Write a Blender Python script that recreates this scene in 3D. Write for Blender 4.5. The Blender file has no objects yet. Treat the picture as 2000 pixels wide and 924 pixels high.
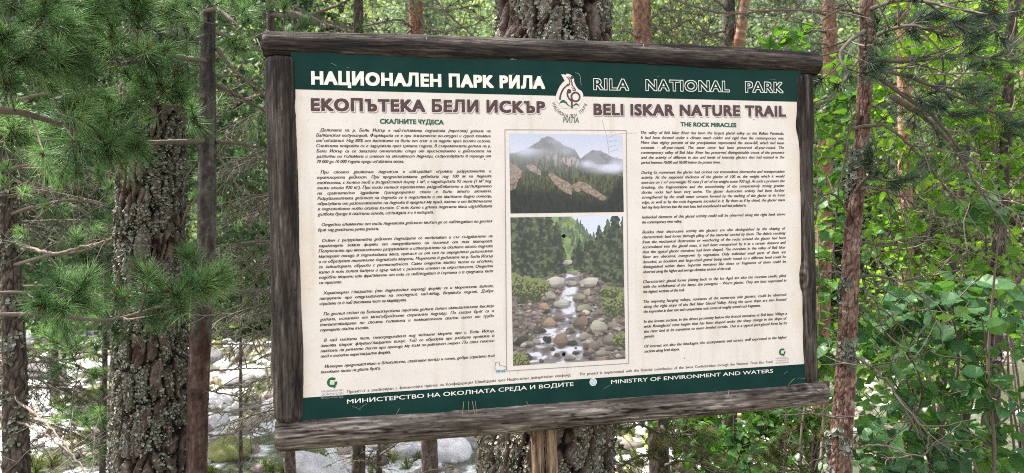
import bpy, math, random
import numpy as np
from mathutils import Matrix, Vector, Quaternion

# ------------------------------------------------------------------ camera, sky, sun, exposure
S = bpy.context.scene
COL = S.collection
cam_d = bpy.data.cameras.new('camera')
cam = bpy.data.objects.new('camera', cam_d); COL.objects.link(cam)
CAM_Z = 1.6
cam.location = (0, 0, CAM_Z); cam.rotation_euler = (math.radians(90), 0, 0)
FPX = 1387.0                                   # focal length in pixels of the 2000 px wide photograph
cam_d.sensor_fit = 'HORIZONTAL'; cam_d.sensor_width = 36.0; cam_d.lens = FPX / 2000 * 36
cam_d.clip_start = 0.05; cam_d.clip_end = 3000
cam_d.dof.use_dof = True; cam_d.dof.focus_distance = 1.95; cam_d.dof.aperture_fstop = 7.0
S.camera = cam

SUN_EL, SUN_AZ = math.radians(57), math.radians(-66)   # azimuth from +Y (behind the sign), negative to the left
w = bpy.data.worlds.new('World'); S.world = w; w.use_nodes = True
nt = w.node_tree; bg = nt.nodes['Background']
sky = nt.nodes.new('ShaderNodeTexSky'); sky.sky_type = 'NISHITA'; sky.sun_disc = False
sky.sun_elevation = SUN_EL; sky.sun_rotation = SUN_AZ; sky.air_density = 1.2; sky.dust_density = 3.0
hs = nt.nodes.new('ShaderNodeHueSaturation'); hs.inputs['Saturation'].default_value = .25   # thin bright cloud: a pale, almost white sky
wm = nt.nodes.new('ShaderNodeMix'); wm.data_type = 'RGBA'; wm.blend_type = 'MULTIPLY'; wm.inputs[0].default_value = 1; wm.inputs[7].default_value = (1.015, 1.0, 1.035, 1)
nt.links.new(sky.outputs[0], hs.inputs['Color']); nt.links.new(hs.outputs[0], wm.inputs[6]); nt.links.new(wm.outputs[2], bg.inputs[0]); bg.inputs[1].default_value = 0.15
sd = bpy.data.lights.new('sun', 'SUN'); sd.energy = 4.4; sd.angle = math.radians(0.6); sd.color = (1, 0.95, 0.87)
so = bpy.data.objects.new('sun', sd); COL.objects.link(so)
sdir = Vector((math.cos(SUN_EL) * math.sin(SUN_AZ), math.cos(SUN_EL) * math.cos(SUN_AZ), math.sin(SUN_EL)))
so.rotation_euler = sdir.to_track_quat('Z', 'Y').to_euler(); so.location = (0, 0, 30)
S.view_settings.view_transform = 'Standard'; S.view_settings.look = 'None'
S.view_settings.exposure = 1.95; S.view_settings.gamma = 1; S.view_settings.use_curve_mapping = False
S.render.engine = 'CYCLES'
S.cycles.max_bounces = 7; S.cycles.diffuse_bounces = 3; S.cycles.transmission_bounces = 4; S.cycles.transparent_max_bounces = 4
S.cycles.sample_clamp_indirect = 6
S.cycles.use_denoising = False
S.cycles.pixel_filter_type = 'BLACKMAN_HARRIS'; S.cycles.filter_width = 1.0

# ------------------------------------------------------------------ helpers
def P(px, py, d):                              # a point d metres in front of the camera's plane, seen at that pixel
    return np.array(((px - 1000) / FPX * d, d, CAM_Z - (py - 462) / FPX * d))
def srgb(r, g, b):
    f = lambda c: (c/255/12.92 if c <= 10 else ((c/255 + .055)/1.055)**2.4)
    return (f(r), f(g), f(b))

def _h(ix, iy, iz, seed):
    with np.errstate(over='ignore'):
        h = (ix.astype(np.int64) * 374761393 + iy.astype(np.int64) * 668265263 + iz.astype(np.int64) * 2147483647 + seed * 974634777)
        h = (h ^ (h >> 13)) * 1274126177
        h = h ^ (h >> 16)
        h = (h * 2246822519) ^ (h >> 15)
    return (h & 0xffffff) / float(0x1000000)
def vnoise(p, seed=0):
    p = np.asarray(p, float); i = np.floor(p).astype(np.int64); f = p - i; f = f*f*(3 - 2*f); r = 0
    for a in (0, 1):
        for b in (0, 1):
            for c in (0, 1):
                wgt = (f[..., 0] if a else 1 - f[..., 0]) * (f[..., 1] if b else 1 - f[..., 1]) * (f[..., 2] if c else 1 - f[..., 2])
                r = r + wgt * _h(i[..., 0] + a, i[..., 1] + b, i[..., 2] + c, seed)
    return r
def fbm(p, oct=4, seed=0):
    p = np.asarray(p, float); s = 0; a = .5; t = 0
    for k in range(oct):
        s = s + a * vnoise(p, seed + k * 17); t += a; a *= .5; p = p * 2.03 + 11.7
    return s / t
def noise2(u, v, seed=0, oct=4):
    return fbm(np.stack([u, v, np.zeros_like(u)], -1), oct, seed)
def worley(u, v, nu, seed=0):                  # periodic in u with nu cells; returns F1, F2, id
    iu = np.floor(u).astype(np.int64); iv = np.floor(v).astype(np.int64)
    f1 = np.full(u.shape, 9.); f2 = np.full(u.shape, 9.); cid = np.zeros(u.shape)
    for du in (-1, 0, 1):
        for dv in (-1, 0, 1):
            cu = (iu + du) % nu; cv = iv + dv; z = np.zeros_like(cu)
            x = iu + du + .15 + .7*_h(cu, cv, z, seed) - u; y = cv + .15 + .7*_h(cu, cv, z + 1, seed) - v
            d = np.sqrt(x*x + y*y); c = _h(cu, cv, z + 2, seed); n = d < f1
            f2 = np.where(n, f1, np.minimum(f2, d)); cid = np.where(n, c, cid); f1 = np.where(n, d, f1)
    return f1, f2, cid
def sstep(a, b, x):
    t = np.clip((x - a) / (b - a), 0, 1); return t*t*(3 - 2*t)

WORLD_PARTS = False
class MB:                                      # collects geometry for ONE mesh object
    def __init__(s): s.V = []; s.F = []; s.T = []; s.C = []; s.n = 0
    def add(s, V, F, mat=0, tint=.5, col=None):
        V = np.asarray(V, float).reshape(-1, 3)
        if not isinstance(F, (list, tuple)): F = [F]
        for f in F:
            f = np.asarray(f, np.int64)
            if len(f): s.F.append((f + s.n, mat))
        s.V.append(V); t = np.broadcast_to(np.asarray(tint, float), (len(V),)); s.T.append(t)
        if col is not None: s.C.append(np.asarray(col, float))
        s.n += len(V)
    def tube(s, pts, rad, sides=6, mat=0, tint=.5, cap=True):
        pts = np.asarray(pts, float); n = len(pts); rad = np.broadcast_to(np.asarray(rad, float), (n,))
        tg = np.gradient(pts, axis=0); tg /= np.linalg.norm(tg, axis=1)[:, None] + 1e-12
        a = np.array((0, 0, 1.)) if abs(tg[0][2]) < .9 else np.array((1., 0, 0))
        x = np.cross(tg[0], a); x /= np.linalg.norm(x); X = np.empty((n, 3)); Y = np.empty((n, 3))
        for i in range(n):
            x = x - tg[i] * (x @ tg[i]); x /= np.linalg.norm(x) + 1e-12; X[i] = x; Y[i] = np.cross(tg[i], x)
        th = np.arange(sides) / sides * 2*np.pi
        V = pts[:, None] + rad[:, None, None] * (np.cos(th)[None, :, None]*X[:, None] + np.sin(th)[None, :, None]*Y[:, None])
        i = np.arange(n - 1)[:, None]*sides; j = np.arange(sides)[None]; k = (j + 1) % sides
        F = np.stack([i + j, i + k, i + sides + k, i + sides + j], -1).reshape(-1, 4); fs = [F]
        if cap: fs += [np.arange(sides)[::-1][None], ((n-1)*sides + np.arange(sides))[None]]
        s.add(V.reshape(-1, 3), fs, mat, np.repeat(np.broadcast_to(np.asarray(tint, float), (n,)), sides))
    def box(s, c, size, mat=0, tint=.5):
        c = np.asarray(c, float); h = np.asarray(size, float)/2
        V = np.array([(x, y, z) for x in (-1, 1) for y in (-1, 1) for z in (-1, 1)])*h + c
        s.add(V, np.array([(0,1,3,2),(4,6,7,5),(0,4,5,1),(2,3,7,6),(0,2,6,4),(1,5,7,3)]), mat, tint)
    def build(s, name, mats, parent=None, smooth=True):
        V = np.concatenate(s.V) if s.V else np.zeros((0, 3)); T = np.concatenate(s.T)
        if WORLD_PARTS and parent is not None:  # parts are given in world space: move them into their thing's space
            q = parent
            while q is not None: V = V - np.array(q.location); q = q.parent
        me = bpy.data.meshes.new(name)
        lv = np.concatenate([f.ravel() for f, m in s.F]); ln = np.concatenate([np.full(len(f), f.shape[1]) for f, m in s.F])
        mi = np.concatenate([np.full(len(f), m) for f, m in s.F])
        me.vertices.add(len(V)); me.vertices.foreach_set('co', V.astype(np.float32).ravel())
        me.loops.add(len(lv)); me.loops.foreach_set('vertex_index', lv.astype(np.int32))
        me.polygons.add(len(ln)); me.polygons.foreach_set('loop_start', np.concatenate([[0], np.cumsum(ln)[:-1]]).astype(np.int32))
        me.polygons.foreach_set('loop_total', ln.astype(np.int32)); me.polygons.foreach_set('material_index', mi.astype(np.int32))
        me.polygons.foreach_set('use_smooth', np.full(len(ln), smooth))
        at = me.attributes.new('tint', 'FLOAT', 'POINT'); at.data.foreach_set('value', T.astype(np.float32))
        if s.C:
            C = np.concatenate(s.C); C = np.concatenate([C, np.ones((len(C), 1))], 1)
            ca = me.color_attributes.new('print', 'FLOAT_COLOR', 'POINT'); ca.data.foreach_set('color', C.astype(np.float32).ravel())
        for m in (mats if isinstance(mats, (list, tuple)) else [mats]): me.materials.append(m)
        me.update(calc_edges=True)
        o = bpy.data.objects.new(name, me); COL.objects.link(o)
        if parent is not None: o.parent = parent
        return o
def grid_faces(n, m, wrap=False):              # n rows, m columns
    i = np.arange(n - 1)[:, None]; j = np.arange(m if wrap else m - 1)[None]; k = (j + 1) % m
    return np.stack([i*m + j, i*m + k, (i+1)*m + k, (i+1)*m + j], -1).reshape(-1, 4)
def tag(o, label, cat, group=None, kind=None):
    o['label'] = label; o['category'] = cat
    if group: o['group'] = group
    if kind: o['kind'] = kind
    return o
def thing(name, label, cat, loc=(0, 0, 0), group=None):
    o = bpy.data.objects.new(name, None); COL.objects.link(o); o.location = tuple(float(v) for v in loc); o.empty_display_size = .2
    return tag(o, label, cat, group)
def dup(root, loc, rz=0, sc=1, label=None):    # copies a thing with its parts and sub-parts
    r = root.copy(); COL.objects.link(r); r.location = loc; r.rotation_euler = (0, 0, rz); r.scale = (sc, sc, sc)
    if label: r['label'] = label
    for ch in list(root.children):
        c = ch.copy(); COL.objects.link(c); c.parent = r
        for g in list(ch.children):
            d = g.copy(); COL.objects.link(d); d.parent = c
    return r
def unit(v):
    v = np.asarray(v, float); return v / (np.linalg.norm(v, axis=-1, keepdims=True) + 1e-12)
def smooth_path(pts, n=24):                    # Catmull-Rom through the points
    p = np.asarray(pts, float); p = np.concatenate([[2*p[0]-p[1]], p, [2*p[-1]-p[-2]]]); m = len(p) - 3
    t = np.linspace(0, m - 1e-6, n); i = t.astype(int); f = (t - i)[:, None]
    a, b, c, d = p[i], p[i+1], p[i+2], p[i+3]
    return .5*(2*b + (c - a)*f + (2*a - 5*b + 4*c - d)*f**2 + (3*b - a - 3*c + d)*f**3)

# ------------------------------------------------------------------ materials
def new_mat(name):
    m = bpy.data.materials.new(name); m.use_nodes = True; t = m.node_tree
    return m, t, t.nodes['Principled BSDF']
def ramp(t, stops):
    r = t.nodes.new('ShaderNodeValToRGB'); e = r.color_ramp.elements
    while len(e) < len(stops): e.new(.5)
    for k, (p, c) in enumerate(stops): e[k].position = p; e[k].color = (*c, 1)
    return r
def m_tint(name, stops, rough=.8, noise=0, nscale=40, trans=0, tcol=None, spec=.3, bump=0, bscale=200, stretch=None):
    m, t, b = new_mat(name)
    a = t.nodes.new('ShaderNodeAttribute'); a.attribute_name = 'tint'; fac = a.outputs['Fac']
    tc = t.nodes.new('ShaderNodeTexCoord'); vec = tc.outputs['Object']
    if stretch:
        mp = t.nodes.new('ShaderNodeMapping'); mp.inputs['Scale'].default_value = stretch; t.links.new(vec, mp.inputs[0]); vec = mp.outputs[0]
    if noise:
        n = t.nodes.new('ShaderNodeTexNoise'); n.inputs['Scale'].default_value = nscale; n.inputs['Detail'].default_value = 5
        n.inputs['Roughness'].default_value = .65; t.links.new(vec, n.inputs['Vector'])
        s = t.nodes.new('ShaderNodeMath'); s.operation = 'MULTIPLY_ADD'; s.inputs[1].default_value = noise; s.inputs[2].default_value = -noise/2
        t.links.new(n.outputs['Fac'], s.inputs[0])
        ad = t.nodes.new('ShaderNodeMath'); ad.operation = 'ADD'; ad.use_clamp = True; t.links.new(fac, ad.inputs[0]); t.links.new(s.outputs[0], ad.inputs[1]); fac = ad.outputs[0]
    r = ramp(t, stops); t.links.new(fac, r.inputs[0]); t.links.new(r.outputs[0], b.inputs['Base Color'])
    b.inputs['Roughness'].default_value = rough; b.inputs['Specular IOR Level'].default_value = spec
    if bump:
        n2 = t.nodes.new('ShaderNodeTexNoise'); n2.inputs['Scale'].default_value = bscale; n2.inputs['Detail'].default_value = 6; t.links.new(vec, n2.inputs['Vector'])
        bp = t.nodes.new('ShaderNodeBump'); bp.inputs['Strength'].default_value = bump; bp.inputs['Distance'].default_value = .01
        t.links.new(n2.outputs['Fac'], bp.inputs['Height']); t.links.new(bp.outputs[0], b.inputs['Normal'])
    if trans:
        tr = t.nodes.new('ShaderNodeBsdfTranslucent'); mx = t.nodes.new('ShaderNodeMixShader'); mx.inputs[0].default_value = trans
        if tcol:
            mc = t.nodes.new('ShaderNodeMix'); mc.data_type = 'RGBA'; mc.blend_type = 'MULTIPLY'; mc.inputs[0].default_value = 1
            t.links.new(r.outputs[0], mc.inputs[6]); mc.inputs[7].default_value = (*tcol, 1); t.links.new(mc.outputs[2], tr.inputs[0])
        else: t.links.new(r.outputs[0], tr.inputs[0])
        t.links.new(b.outputs[0], mx.inputs[1]); t.links.new(tr.outputs[0], mx.inputs[2]); t.links.new(mx.outputs[0], t.nodes['Material Output'].inputs[0])
    return m
def m_flat(name, col, rough=.5, spec=.4):
    m, t, b = new_mat(name); b.inputs['Base Color'].default_value = (*col, 1); b.inputs['Roughness'].default_value = rough; b.inputs['Specular IOR Level'].default_value = spec
    return m
def m_print(name, col, wear=.12, rough=.42):   # printed vinyl, slightly weathered
    m, t, b = new_mat(name); tc = t.nodes.new('ShaderNodeTexCoord')
    n = t.nodes.new('ShaderNodeTexNoise'); n.inputs['Scale'].default_value = 9; n.inputs['Detail'].default_value = 8; n.inputs['Roughness'].default_value = .7
    t.links.new(tc.outputs['Object'], n.inputs['Vector'])
    r = ramp(t, [(.3, tuple(c*(1 - wear) for c in col)), (.7, tuple(min(1, c*(1 + wear*.4) + .004) for c in col))])
    t.links.new(n.outputs['Fac'], r.inputs[0]); t.links.new(r.outputs[0], b.inputs['Base Color'])
    b.inputs['Roughness'].default_value = rough; b.inputs['Specular IOR Level'].default_value = .4
    n2 = t.nodes.new('ShaderNodeTexNoise'); n2.inputs['Scale'].default_value = 5; t.links.new(tc.outputs['Object'], n2.inputs['Vector'])
    bp = t.nodes.new('ShaderNodeBump'); bp.inputs['Strength'].default_value = .12; bp.inputs['Distance'].default_value = .02
    t.links.new(n2.outputs['Fac'], bp.inputs['Height']); t.links.new(bp.outputs[0], b.inputs['Normal'])
    return m
# ------------------------------------------------------------------ terrain
RIVER_Z = -1.4
def H(x, y):
    x = np.asarray(x, float); y = np.asarray(y, float)
    edge = 1.2*(noise2(x*.22, y*.05, 5, 2) - .5)
    z = -1.75*sstep(3.4, 7.6, y + edge)
    t = np.clip(y + 2*edge - 21, 0, None); z = z + 1.5*sstep(0, 4, t) + .50*np.clip(t - 2, 0, 110)
    z = z + .12*(noise2(x*1.3, y*1.3, 9, 3) - .5) + np.clip(y/60, 0, 1)*3*(noise2(x*.07, y*.07, 3, 3) - .5)
    return z
ax = np.unique(np.concatenate([np.linspace(-24, 24, 150), np.sign(np.linspace(-1, 1, 60))*np.linspace(-1, 1, 60)**2*900]))
ay = np.unique(np.concatenate([np.linspace(-6, 40, 150), np.linspace(40, 160, 60), np.linspace(160, 900, 20), np.linspace(-700, -6, 20)]))
gx, gy = np.meshgrid(ax, ay); gz = H(gx, gy)
ground = MB(); ground.add(np.stack([gx, gy, gz], -1), grid_faces(len(ay), len(ax)))
mg, t, b = new_mat('forest_floor')
tc = t.nodes.new('ShaderNodeTexCoord'); n1 = t.nodes.new('ShaderNodeTexNoise'); n1.inputs['Scale'].default_value = 1.4; n1.inputs['Detail'].default_value = 9
t.links.new(tc.outputs['Object'], n1.inputs['Vector'])
near = ramp(t, [(.35, (.05, .042, .028)), (.5, (.12, .10, .06)), (.62, (.07, .10, .03))]); t.links.new(n1.outputs['Fac'], near.inputs[0])
n3 = t.nodes.new('ShaderNodeTexNoise'); n3.inputs['Scale'].default_value = 14; n3.inputs['Detail'].default_value = 6; t.links.new(tc.outputs['Object'], n3.inputs['Vector'])
bed = ramp(t, [(.35, (.07, .06, .05)), (.5, (.20, .175, .145)), (.65, (.36, .33, .29))]); t.links.new(n3.outputs['Fac'], bed.inputs[0])
far = ramp(t, [(.35, (.05, .09, .02)), (.55, (.10, .17, .03)), (.7, (.17, .21, .06))]); t.links.new(n1.outputs['Fac'], far.inputs[0])
sx = t.nodes.new('ShaderNodeSeparateXYZ'); t.links.new(tc.outputs['Object'], sx.inputs[0])
def mrange(t, src, a, b_):
    m = t.nodes.new('ShaderNodeMapRange'); m.inputs[1].default_value = a; m.inputs[2].default_value = b_; t.links.new(src, m.inputs[0]); return m.outputs[0]
m1 = t.nodes.new('ShaderNodeMix'); m1.data_type = 'RGBA'; t.links.new(mrange(t, sx.outputs[2], -.7, -1.2), m1.inputs[0]); t.links.new(near.outputs[0], m1.inputs[6]); t.links.new(bed.outputs[0], m1.inputs[7])
m2 = t.nodes.new('ShaderNodeMix'); m2.data_type = 'RGBA'; t.links.new(mrange(t, sx.outputs[1], 20.5, 23.5), m2.inputs[0]); t.links.new(m1.outputs[2], m2.inputs[6]); t.links.new(far.outputs[0], m2.inputs[7])
t.links.new(m2.outputs[2], b.inputs['Base Color']); b.inputs['Roughness'].default_value = .9
bp = t.nodes.new('ShaderNodeBump'); bp.inputs['Strength'].default_value = .8; bp.inputs['Distance'].default_value = .06; t.links.new(n3.outputs['Fac'], bp.inputs['Height']); t.links.new(bp.outputs[0], b.inputs['Normal'])
o = ground.build('ground', mg); o['kind'] = 'structure'

# the stream: white broken water between stones
wx, wy = np.meshgrid(np.linspace(-30, 30, 260), np.linspace(6.2, 24, 150))
wz = RIVER_Z - .02 + .10*(fbm(np.stack([wx*1.6, wy*1.1, wx*0], -1), 5, 31) - .5)
water = MB(); water.add(np.stack([wx, wy, wz], -1), grid_faces(150, 260), 0, sstep(.41, .53, noise2(wx*1.3, wy*.8, 77, 4)).ravel()*(1 - .75*sstep(1.0, 3.5, wx)).ravel())
mw, t, b = new_mat('stream_water')
a = t.nodes.new('ShaderNodeAttribute'); a.attribute_name = 'tint'
tc = t.nodes.new('ShaderNodeTexCoord'); n = t.nodes.new('ShaderNodeTexNoise'); n.inputs['Scale'].default_value = 5; n.inputs['Detail'].default_value = 8; t.links.new(tc.outputs['Object'], n.inputs['Vector'])
ad = t.nodes.new('ShaderNodeMath'); ad.operation = 'MULTIPLY_ADD'; ad.inputs[1].default_value = 1.2; ad.use_clamp = True
sb = t.nodes.new('ShaderNodeMath'); sb.operation = 'SUBTRACT'; sb.inputs[1].default_value = .6; t.links.new(a.outputs['Fac'], sb.inputs[0])
t.links.new(n.outputs['Fac'], ad.inputs[0]); t.links.new(sb.outputs[0], ad.inputs[2])
r = ramp(t, [(.25, (.07, .075, .05)), (.55, (.20, .21, .17)), (.72, (.62, .64, .65))]); t.links.new(ad.outputs[0], r.inputs[0]); t.links.new(r.outputs[0], b.inputs['Base Color'])
b.inputs['Roughness'].default_value = .22; b.inputs['Specular IOR Level'].default_value = .5
bp = t.nodes.new('ShaderNodeBump'); bp.inputs['Strength'].default_value = .5; bp.inputs['Distance'].default_value = .05; t.links.new(n.outputs['Fac'], bp.inputs['Height']); t.links.new(bp.outputs[0], b.inputs['Normal'])
o = water.build('water', mw); o['kind'] = 'structure'

# ------------------------------------------------------------------ the information sign
SIGN_LOC = np.array((0.15288, 1.93572, CAM_Z + .00746))
SIGN_M = np.array([[0.97504192, -0.2212437, -0.01856005], [0.22112655, 0.97521091, -0.00816842], [0.01990717, 0.00386043, 0.99979438]])
sign = thing('information_sign', 'big cream and green information board in a dark log frame', 'sign', SIGN_LOC)
M4 = Matrix.Identity(4)
for i in range(3):
    for j in range(3): M4[i][j] = SIGN_M[i][j]
M4.translation = Vector(SIGN_LOC); sign.matrix_world = M4
# sign space: x right, y away from the viewer, z up, origin at the middle of the printed panel, metres
M_WOOD = m_tint('weathered_wood', [(0, (.005, .004, .0035)), (.3, (.020, .0150, .0122)), (.55, (.062, .049, .0405)), (.8, (.152, .127, .108)), (1, (.34, .30, .265))], .8, .95, 1.0, spec=.25, bump=.6, bscale=1.6, stretch=(11, 130, 130))
M_POST = m_tint('split_wood', [(0, (.015, .010, .008)), (.3, (.10, .065, .042)), (.55, (.22, .15, .10)), (.8, (.33, .245, .17)), (1, (.42, .34, .26))], .8, .5, 1.0, spec=.2, bump=.4, bscale=2, stretch=(4, 45, 45))
def log(p0, p1, prof, seed, parent, mat=M_WOOD, knots=(), L=260, nth=72, bend=(0, 0), crack=.5, tint0=.42, name='log_rail', half=None, label=None):
    p0 = np.asarray(p0, float); p1 = np.asarray(p1, float); ln = np.linalg.norm(p1 - p0)
    u = np.linspace(0, 1, L); th = np.arange(nth)/nth*2*np.pi; U, TH = np.meshgrid(u, th, indexing='ij')
    r = np.interp(u, [k[0] for k in prof], [k[1] for k in prof])[:, None]*np.ones_like(TH)
    cs, sn = np.cos(TH), np.sin(TH)
    lo = fbm(np.stack([U*ln*5, cs*1.1, sn*1.1], -1), 3, seed) - .5
    wv = .35*(fbm(np.stack([U*ln*6, cs*2, sn*2], -1), 3, seed + 61) - .5)         # grain wanders round the log
    c2, s2 = np.cos(TH + wv), np.sin(TH + wv)
    g1 = fbm(np.stack([U*ln*7, c2*15, s2*15], -1), 4, seed + 5)                    # grain ridges along the log
    g2 = fbm(np.stack([U*ln*30, c2*34, s2*34], -1), 3, seed + 9)
    bl = fbm(np.stack([U*ln*5, c2*2.2, s2*2.2], -1), 4, seed + 71)               # weathered and stained patches
    ck = sstep(.035, .0, np.abs(fbm(np.stack([U*ln*2.6, c2*4.5, s2*4.5], -1), 3, seed + 3) - .5))*sstep(.45, .62, noise2(U*ln*4, TH*2, seed + 2, 2))*crack
    r = r*(1 + .10*lo) + .0022*(g1 - .5) + .0010*(g2 - .5) - .0045*ck
    ck2 = sstep(.030, 0, np.abs(fbm(np.stack([U*ln*9, c2*10, s2*10], -1), 2, seed + 33) - .5))*sstep(.48, .62, noise2(U*ln*9, TH*4, seed + 35, 2))*crack
    r = r - .0018*ck2
    tint = tint0 + .55*(g1 - .5) + .5*(g2 - .5) - .45*ck - .32*ck2 + .85*(bl - .5)
    for (ku, kth, ks, kr) in knots:
        dx = (U - ku)*ln; dt = (np.mod(TH - kth + np.pi, 2*np.pi) - np.pi)*r; d = np.sqrt(dx*dx*.6 + dt*dt)/ks
        r = r + kr*np.exp(-d*d*1.2) - .5*kr*np.exp(-d*d*9); tint = tint + .22*np.cos(d*9)*np.exp(-d*1.1) - .2*np.exp(-d*d*7)
    # rounded, sawn ends
    e = np.minimum(U, 1 - U)*ln; r = r*(1 - .16*sstep(.010, 0, e))
    by = bend[0]*np.sin(np.pi*U)
    bz = bend[1]*np.sin(np.pi*U)
    X = U*ln; Yc = r*cs + by; Zc = r*sn + bz
    if half is not None: Yc = np.minimum(Yc, half) if half > 0 else np.maximum(Yc, half)
    m = MB(); m.add(np.stack([X, Yc, Zc], -1), [grid_faces(L, nth, True)], 0, np.clip(tint, 0, 1).ravel())
    for row, rev in ((0, True), (L - 1, False)):                                 # end grain
        c = np.stack([X[row], Yc[row], Zc[row]], -1); rings = [c]
        for k in (.75, .5, .25): q = c.copy(); q[:, 1:] = c[:, 1:].mean(0) + (c[:, 1:] - c[:, 1:].mean(0))*k; q[:, 0] += (.002 if row == 0 else -.002); rings.append(q)
        f = grid_faces(4, nth, True); f = f[:, ::-1] if not rev else f
        m.add(np.concatenate(rings), [f, (3*nth + (np.arange(nth)[::-1] if rev else np.arange(nth)))[None]], 0, .62 + .25*np.sin(np.repeat(np.arange(4), nth)*3.1 + seed))
    o = m.build(name, mat, parent)
    d = Vector(p1 - p0).normalized(); yv = Vector((0, 1, 0)); zv = d.cross(yv).normalized(); yv = zv.cross(d)
    R = Matrix((d, yv, zv)).transposed().to_4x4(); R.translation = Vector(p0); o.matrix_local = R
    if label: o['label'] = label
    return o
log((-.781, .012, .486), (.785, .012, .4885), [(0, .0335), (.25, .0385), (.5, .0375), (.8, .040), (1, .0365)], 11, sign, bend=(0, .004), knots=[(.13, 4.2, .014, .004), (.62, 2.2, .02, .005), (.73, 1.9, .018, .006), (.95, 4.3, .012, .003)], tint0=.36, label='dark grey top log with smooth pale upper edge')
log((-.770, .002, -.4875), (.788, .002, -.4875), [(0, .041), (.2, .040), (.45, .0395), (.75, .0375), (.97, .036), (1, .033)], 23, sign, bend=(0, -.003), knots=[(.29, 1.9, .015, .004), (.56, 4.9, .013, .004), (.94, 2.4, .03, .005)], crack=1.0, tint0=.70, label='lighter cracked bottom log')
log((-.7385, .008, .452), (-.7350, .008, -.4505), [(0, .040), (.3, .0405), (.52, .0385), (.8, .042), (1, .0385)], 37, sign, bend=(0, .002), knots=[(.06, 4.7, .03, .003), (.86, 4.75, .028, .006)], tint0=.43, name='log_upright', label='brown left upright log with a big knot low down')
log((.7290, .008, .452), (.7330, .008, -.4490), [(0, .034), (.17, .036), (.25, .031), (.45, .031), (.66, .033), (1, .031)], 41, sign, bend=(0, -.002), knots=[(.165, 4.8, .03, .009), (.66, 3.9, .025, .007)], tint0=.35, name='log_upright', label='thinner dark right upright log with knots')

# the printed panel
YF = -.0140                                    # front of the board, in front of the axes of the logs
M_CREAM = m_print('cream_vinyl', (.72, .655, .60), .08)
t = M_CREAM.node_tree; bs = t.nodes['Principled BSDF']; tc = t.nodes.new('ShaderNodeTexCoord')
mp = t.nodes.new('ShaderNodeMapping'); mp.inputs['Scale'].default_value = (26, 1, 2.2); t.links.new(tc.outputs['Object'], mp.inputs[0])
n_ = t.nodes.new('ShaderNodeTexNoise'); n_.inputs['Scale'].default_value = 1; n_.inputs['Detail'].default_value = 6; t.links.new(mp.outputs[0], n_.inputs['Vector'])
r_ = ramp(t, [(.55, (1, 1, 1)), (.78, (.86, .82, .76))]); t.links.new(n_.outputs['Fac'], r_.inputs[0])
n4 = t.nodes.new('ShaderNodeTexNoise'); n4.inputs['Scale'].default_value = 70; n4.inputs['Detail'].default_value = 4; t.links.new(tc.outputs['Object'], n4.inputs['Vector'])
r4 = ramp(t, [(.62, (1, 1, 1)), (.74, (.88, .85, .80))]); t.links.new(n4.outputs['Fac'], r4.inputs[0])
src = bs.inputs['Base Color'].links[0].from_socket
sp_ = t.nodes.new('ShaderNodeSeparateXYZ'); t.links.new(tc.outputs['Object'], sp_.inputs[0]); ab = t.nodes.new('ShaderNodeMath'); ab.operation = 'ABSOLUTE'; t.links.new(sp_.outputs[0], ab.inputs[0])
n5 = t.nodes.new('ShaderNodeTexNoise'); n5.inputs['Scale'].default_value = 7; n5.inputs['Detail'].default_value = 7; t.links.new(tc.outputs['Object'], n5.inputs['Vector'])
ma = t.nodes.new('ShaderNodeMath'); ma.operation = 'MULTIPLY_ADD'; ma.inputs[1].default_value = .16; t.links.new(n5.outputs['Fac'], ma.inputs[0]); t.links.new(ab.outputs[0], ma.inputs[2])
r5 = ramp(t, [(.745, (1, 1, 1)), (.80, (.93, .87, .76))]); t.links.new(ma.outputs[0], r5.inputs[0])
for rr in (r_, r4, r5):
    mx = t.nodes.new('ShaderNodeMix'); mx.data_type = 'RGBA'; mx.blend_type = 'MULTIPLY'; mx.inputs[0].default_value = 1; t.links.new(src, mx.inputs[6]); t.links.new(rr.outputs[0], mx.inputs[7]); src = mx.outputs[2]
t.links.new(src, bs.inputs['Base Color'])
M_GREEN = m_print('green_print', (.004, .032, .026), .2, .6); M_GREEN.node_tree.nodes['Principled BSDF'].inputs['Specular IOR Level'].default_value = .10
M_BROWN = m_flat('brown_print', (.075, .032, .034)); M_SHADOW = m_flat('mauve_print', (.36, .285, .31)); M_WHITE = m_flat('white_print', (.78, .74, .68))
M_TEXT = m_flat('dark_text_print', (.045, .026, .024)); M_DGREEN = m_flat('green_text_print', (.012, .09, .058)); M_MAUVE = m_flat('frame_line_print', (.30, .25, .30))
M_HOLE = m_flat('drill_hole', (.006, .006, .006), .9, .1)
pm = MB()
NX, NZ = 120, 80
xx, zz = np.meshgrid(np.linspace(-.714, .714, NX), np.linspace(.468, -.462, NZ))
buck = .004*sstep(-.36, -.45, zz)*np.exp(-((xx + .33)/.16)**2)*(-1)
def panel_y(x, z): return YF + .0012*(noise2(np.asarray(x)*3.1, np.asarray(z)*3.1, 8, 2) - .5) - .0045*sstep(-.395, -.445, np.asarray(z))*np.exp(-((np.asarray(x) + .33)/.14)**2)
pm.add(np.stack([xx, panel_y(xx, zz), zz], -1), grid_faces(NZ, NX)[:, ::-1])
pm.add(np.stack([xx, 0*xx + YF + .008, zz], -1), grid_faces(NZ, NX))
panel = pm.build('panel', M_CREAM, sign)
def layer(k): return -.0006*k
def poly_sheet(name, mat, x0, x1, z0, z1, k, parent=panel, nx=90, nz=8):
    m = MB(); X, Z = np.meshgrid(np.linspace(x0, x1, nx), np.linspace(z1, z0, nz)); m.add(np.stack([X, panel_y(X, Z) + layer(k), Z], -1), grid_faces(nz, nx)[:, ::-1]); return m.build(name, mat, parent)
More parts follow.
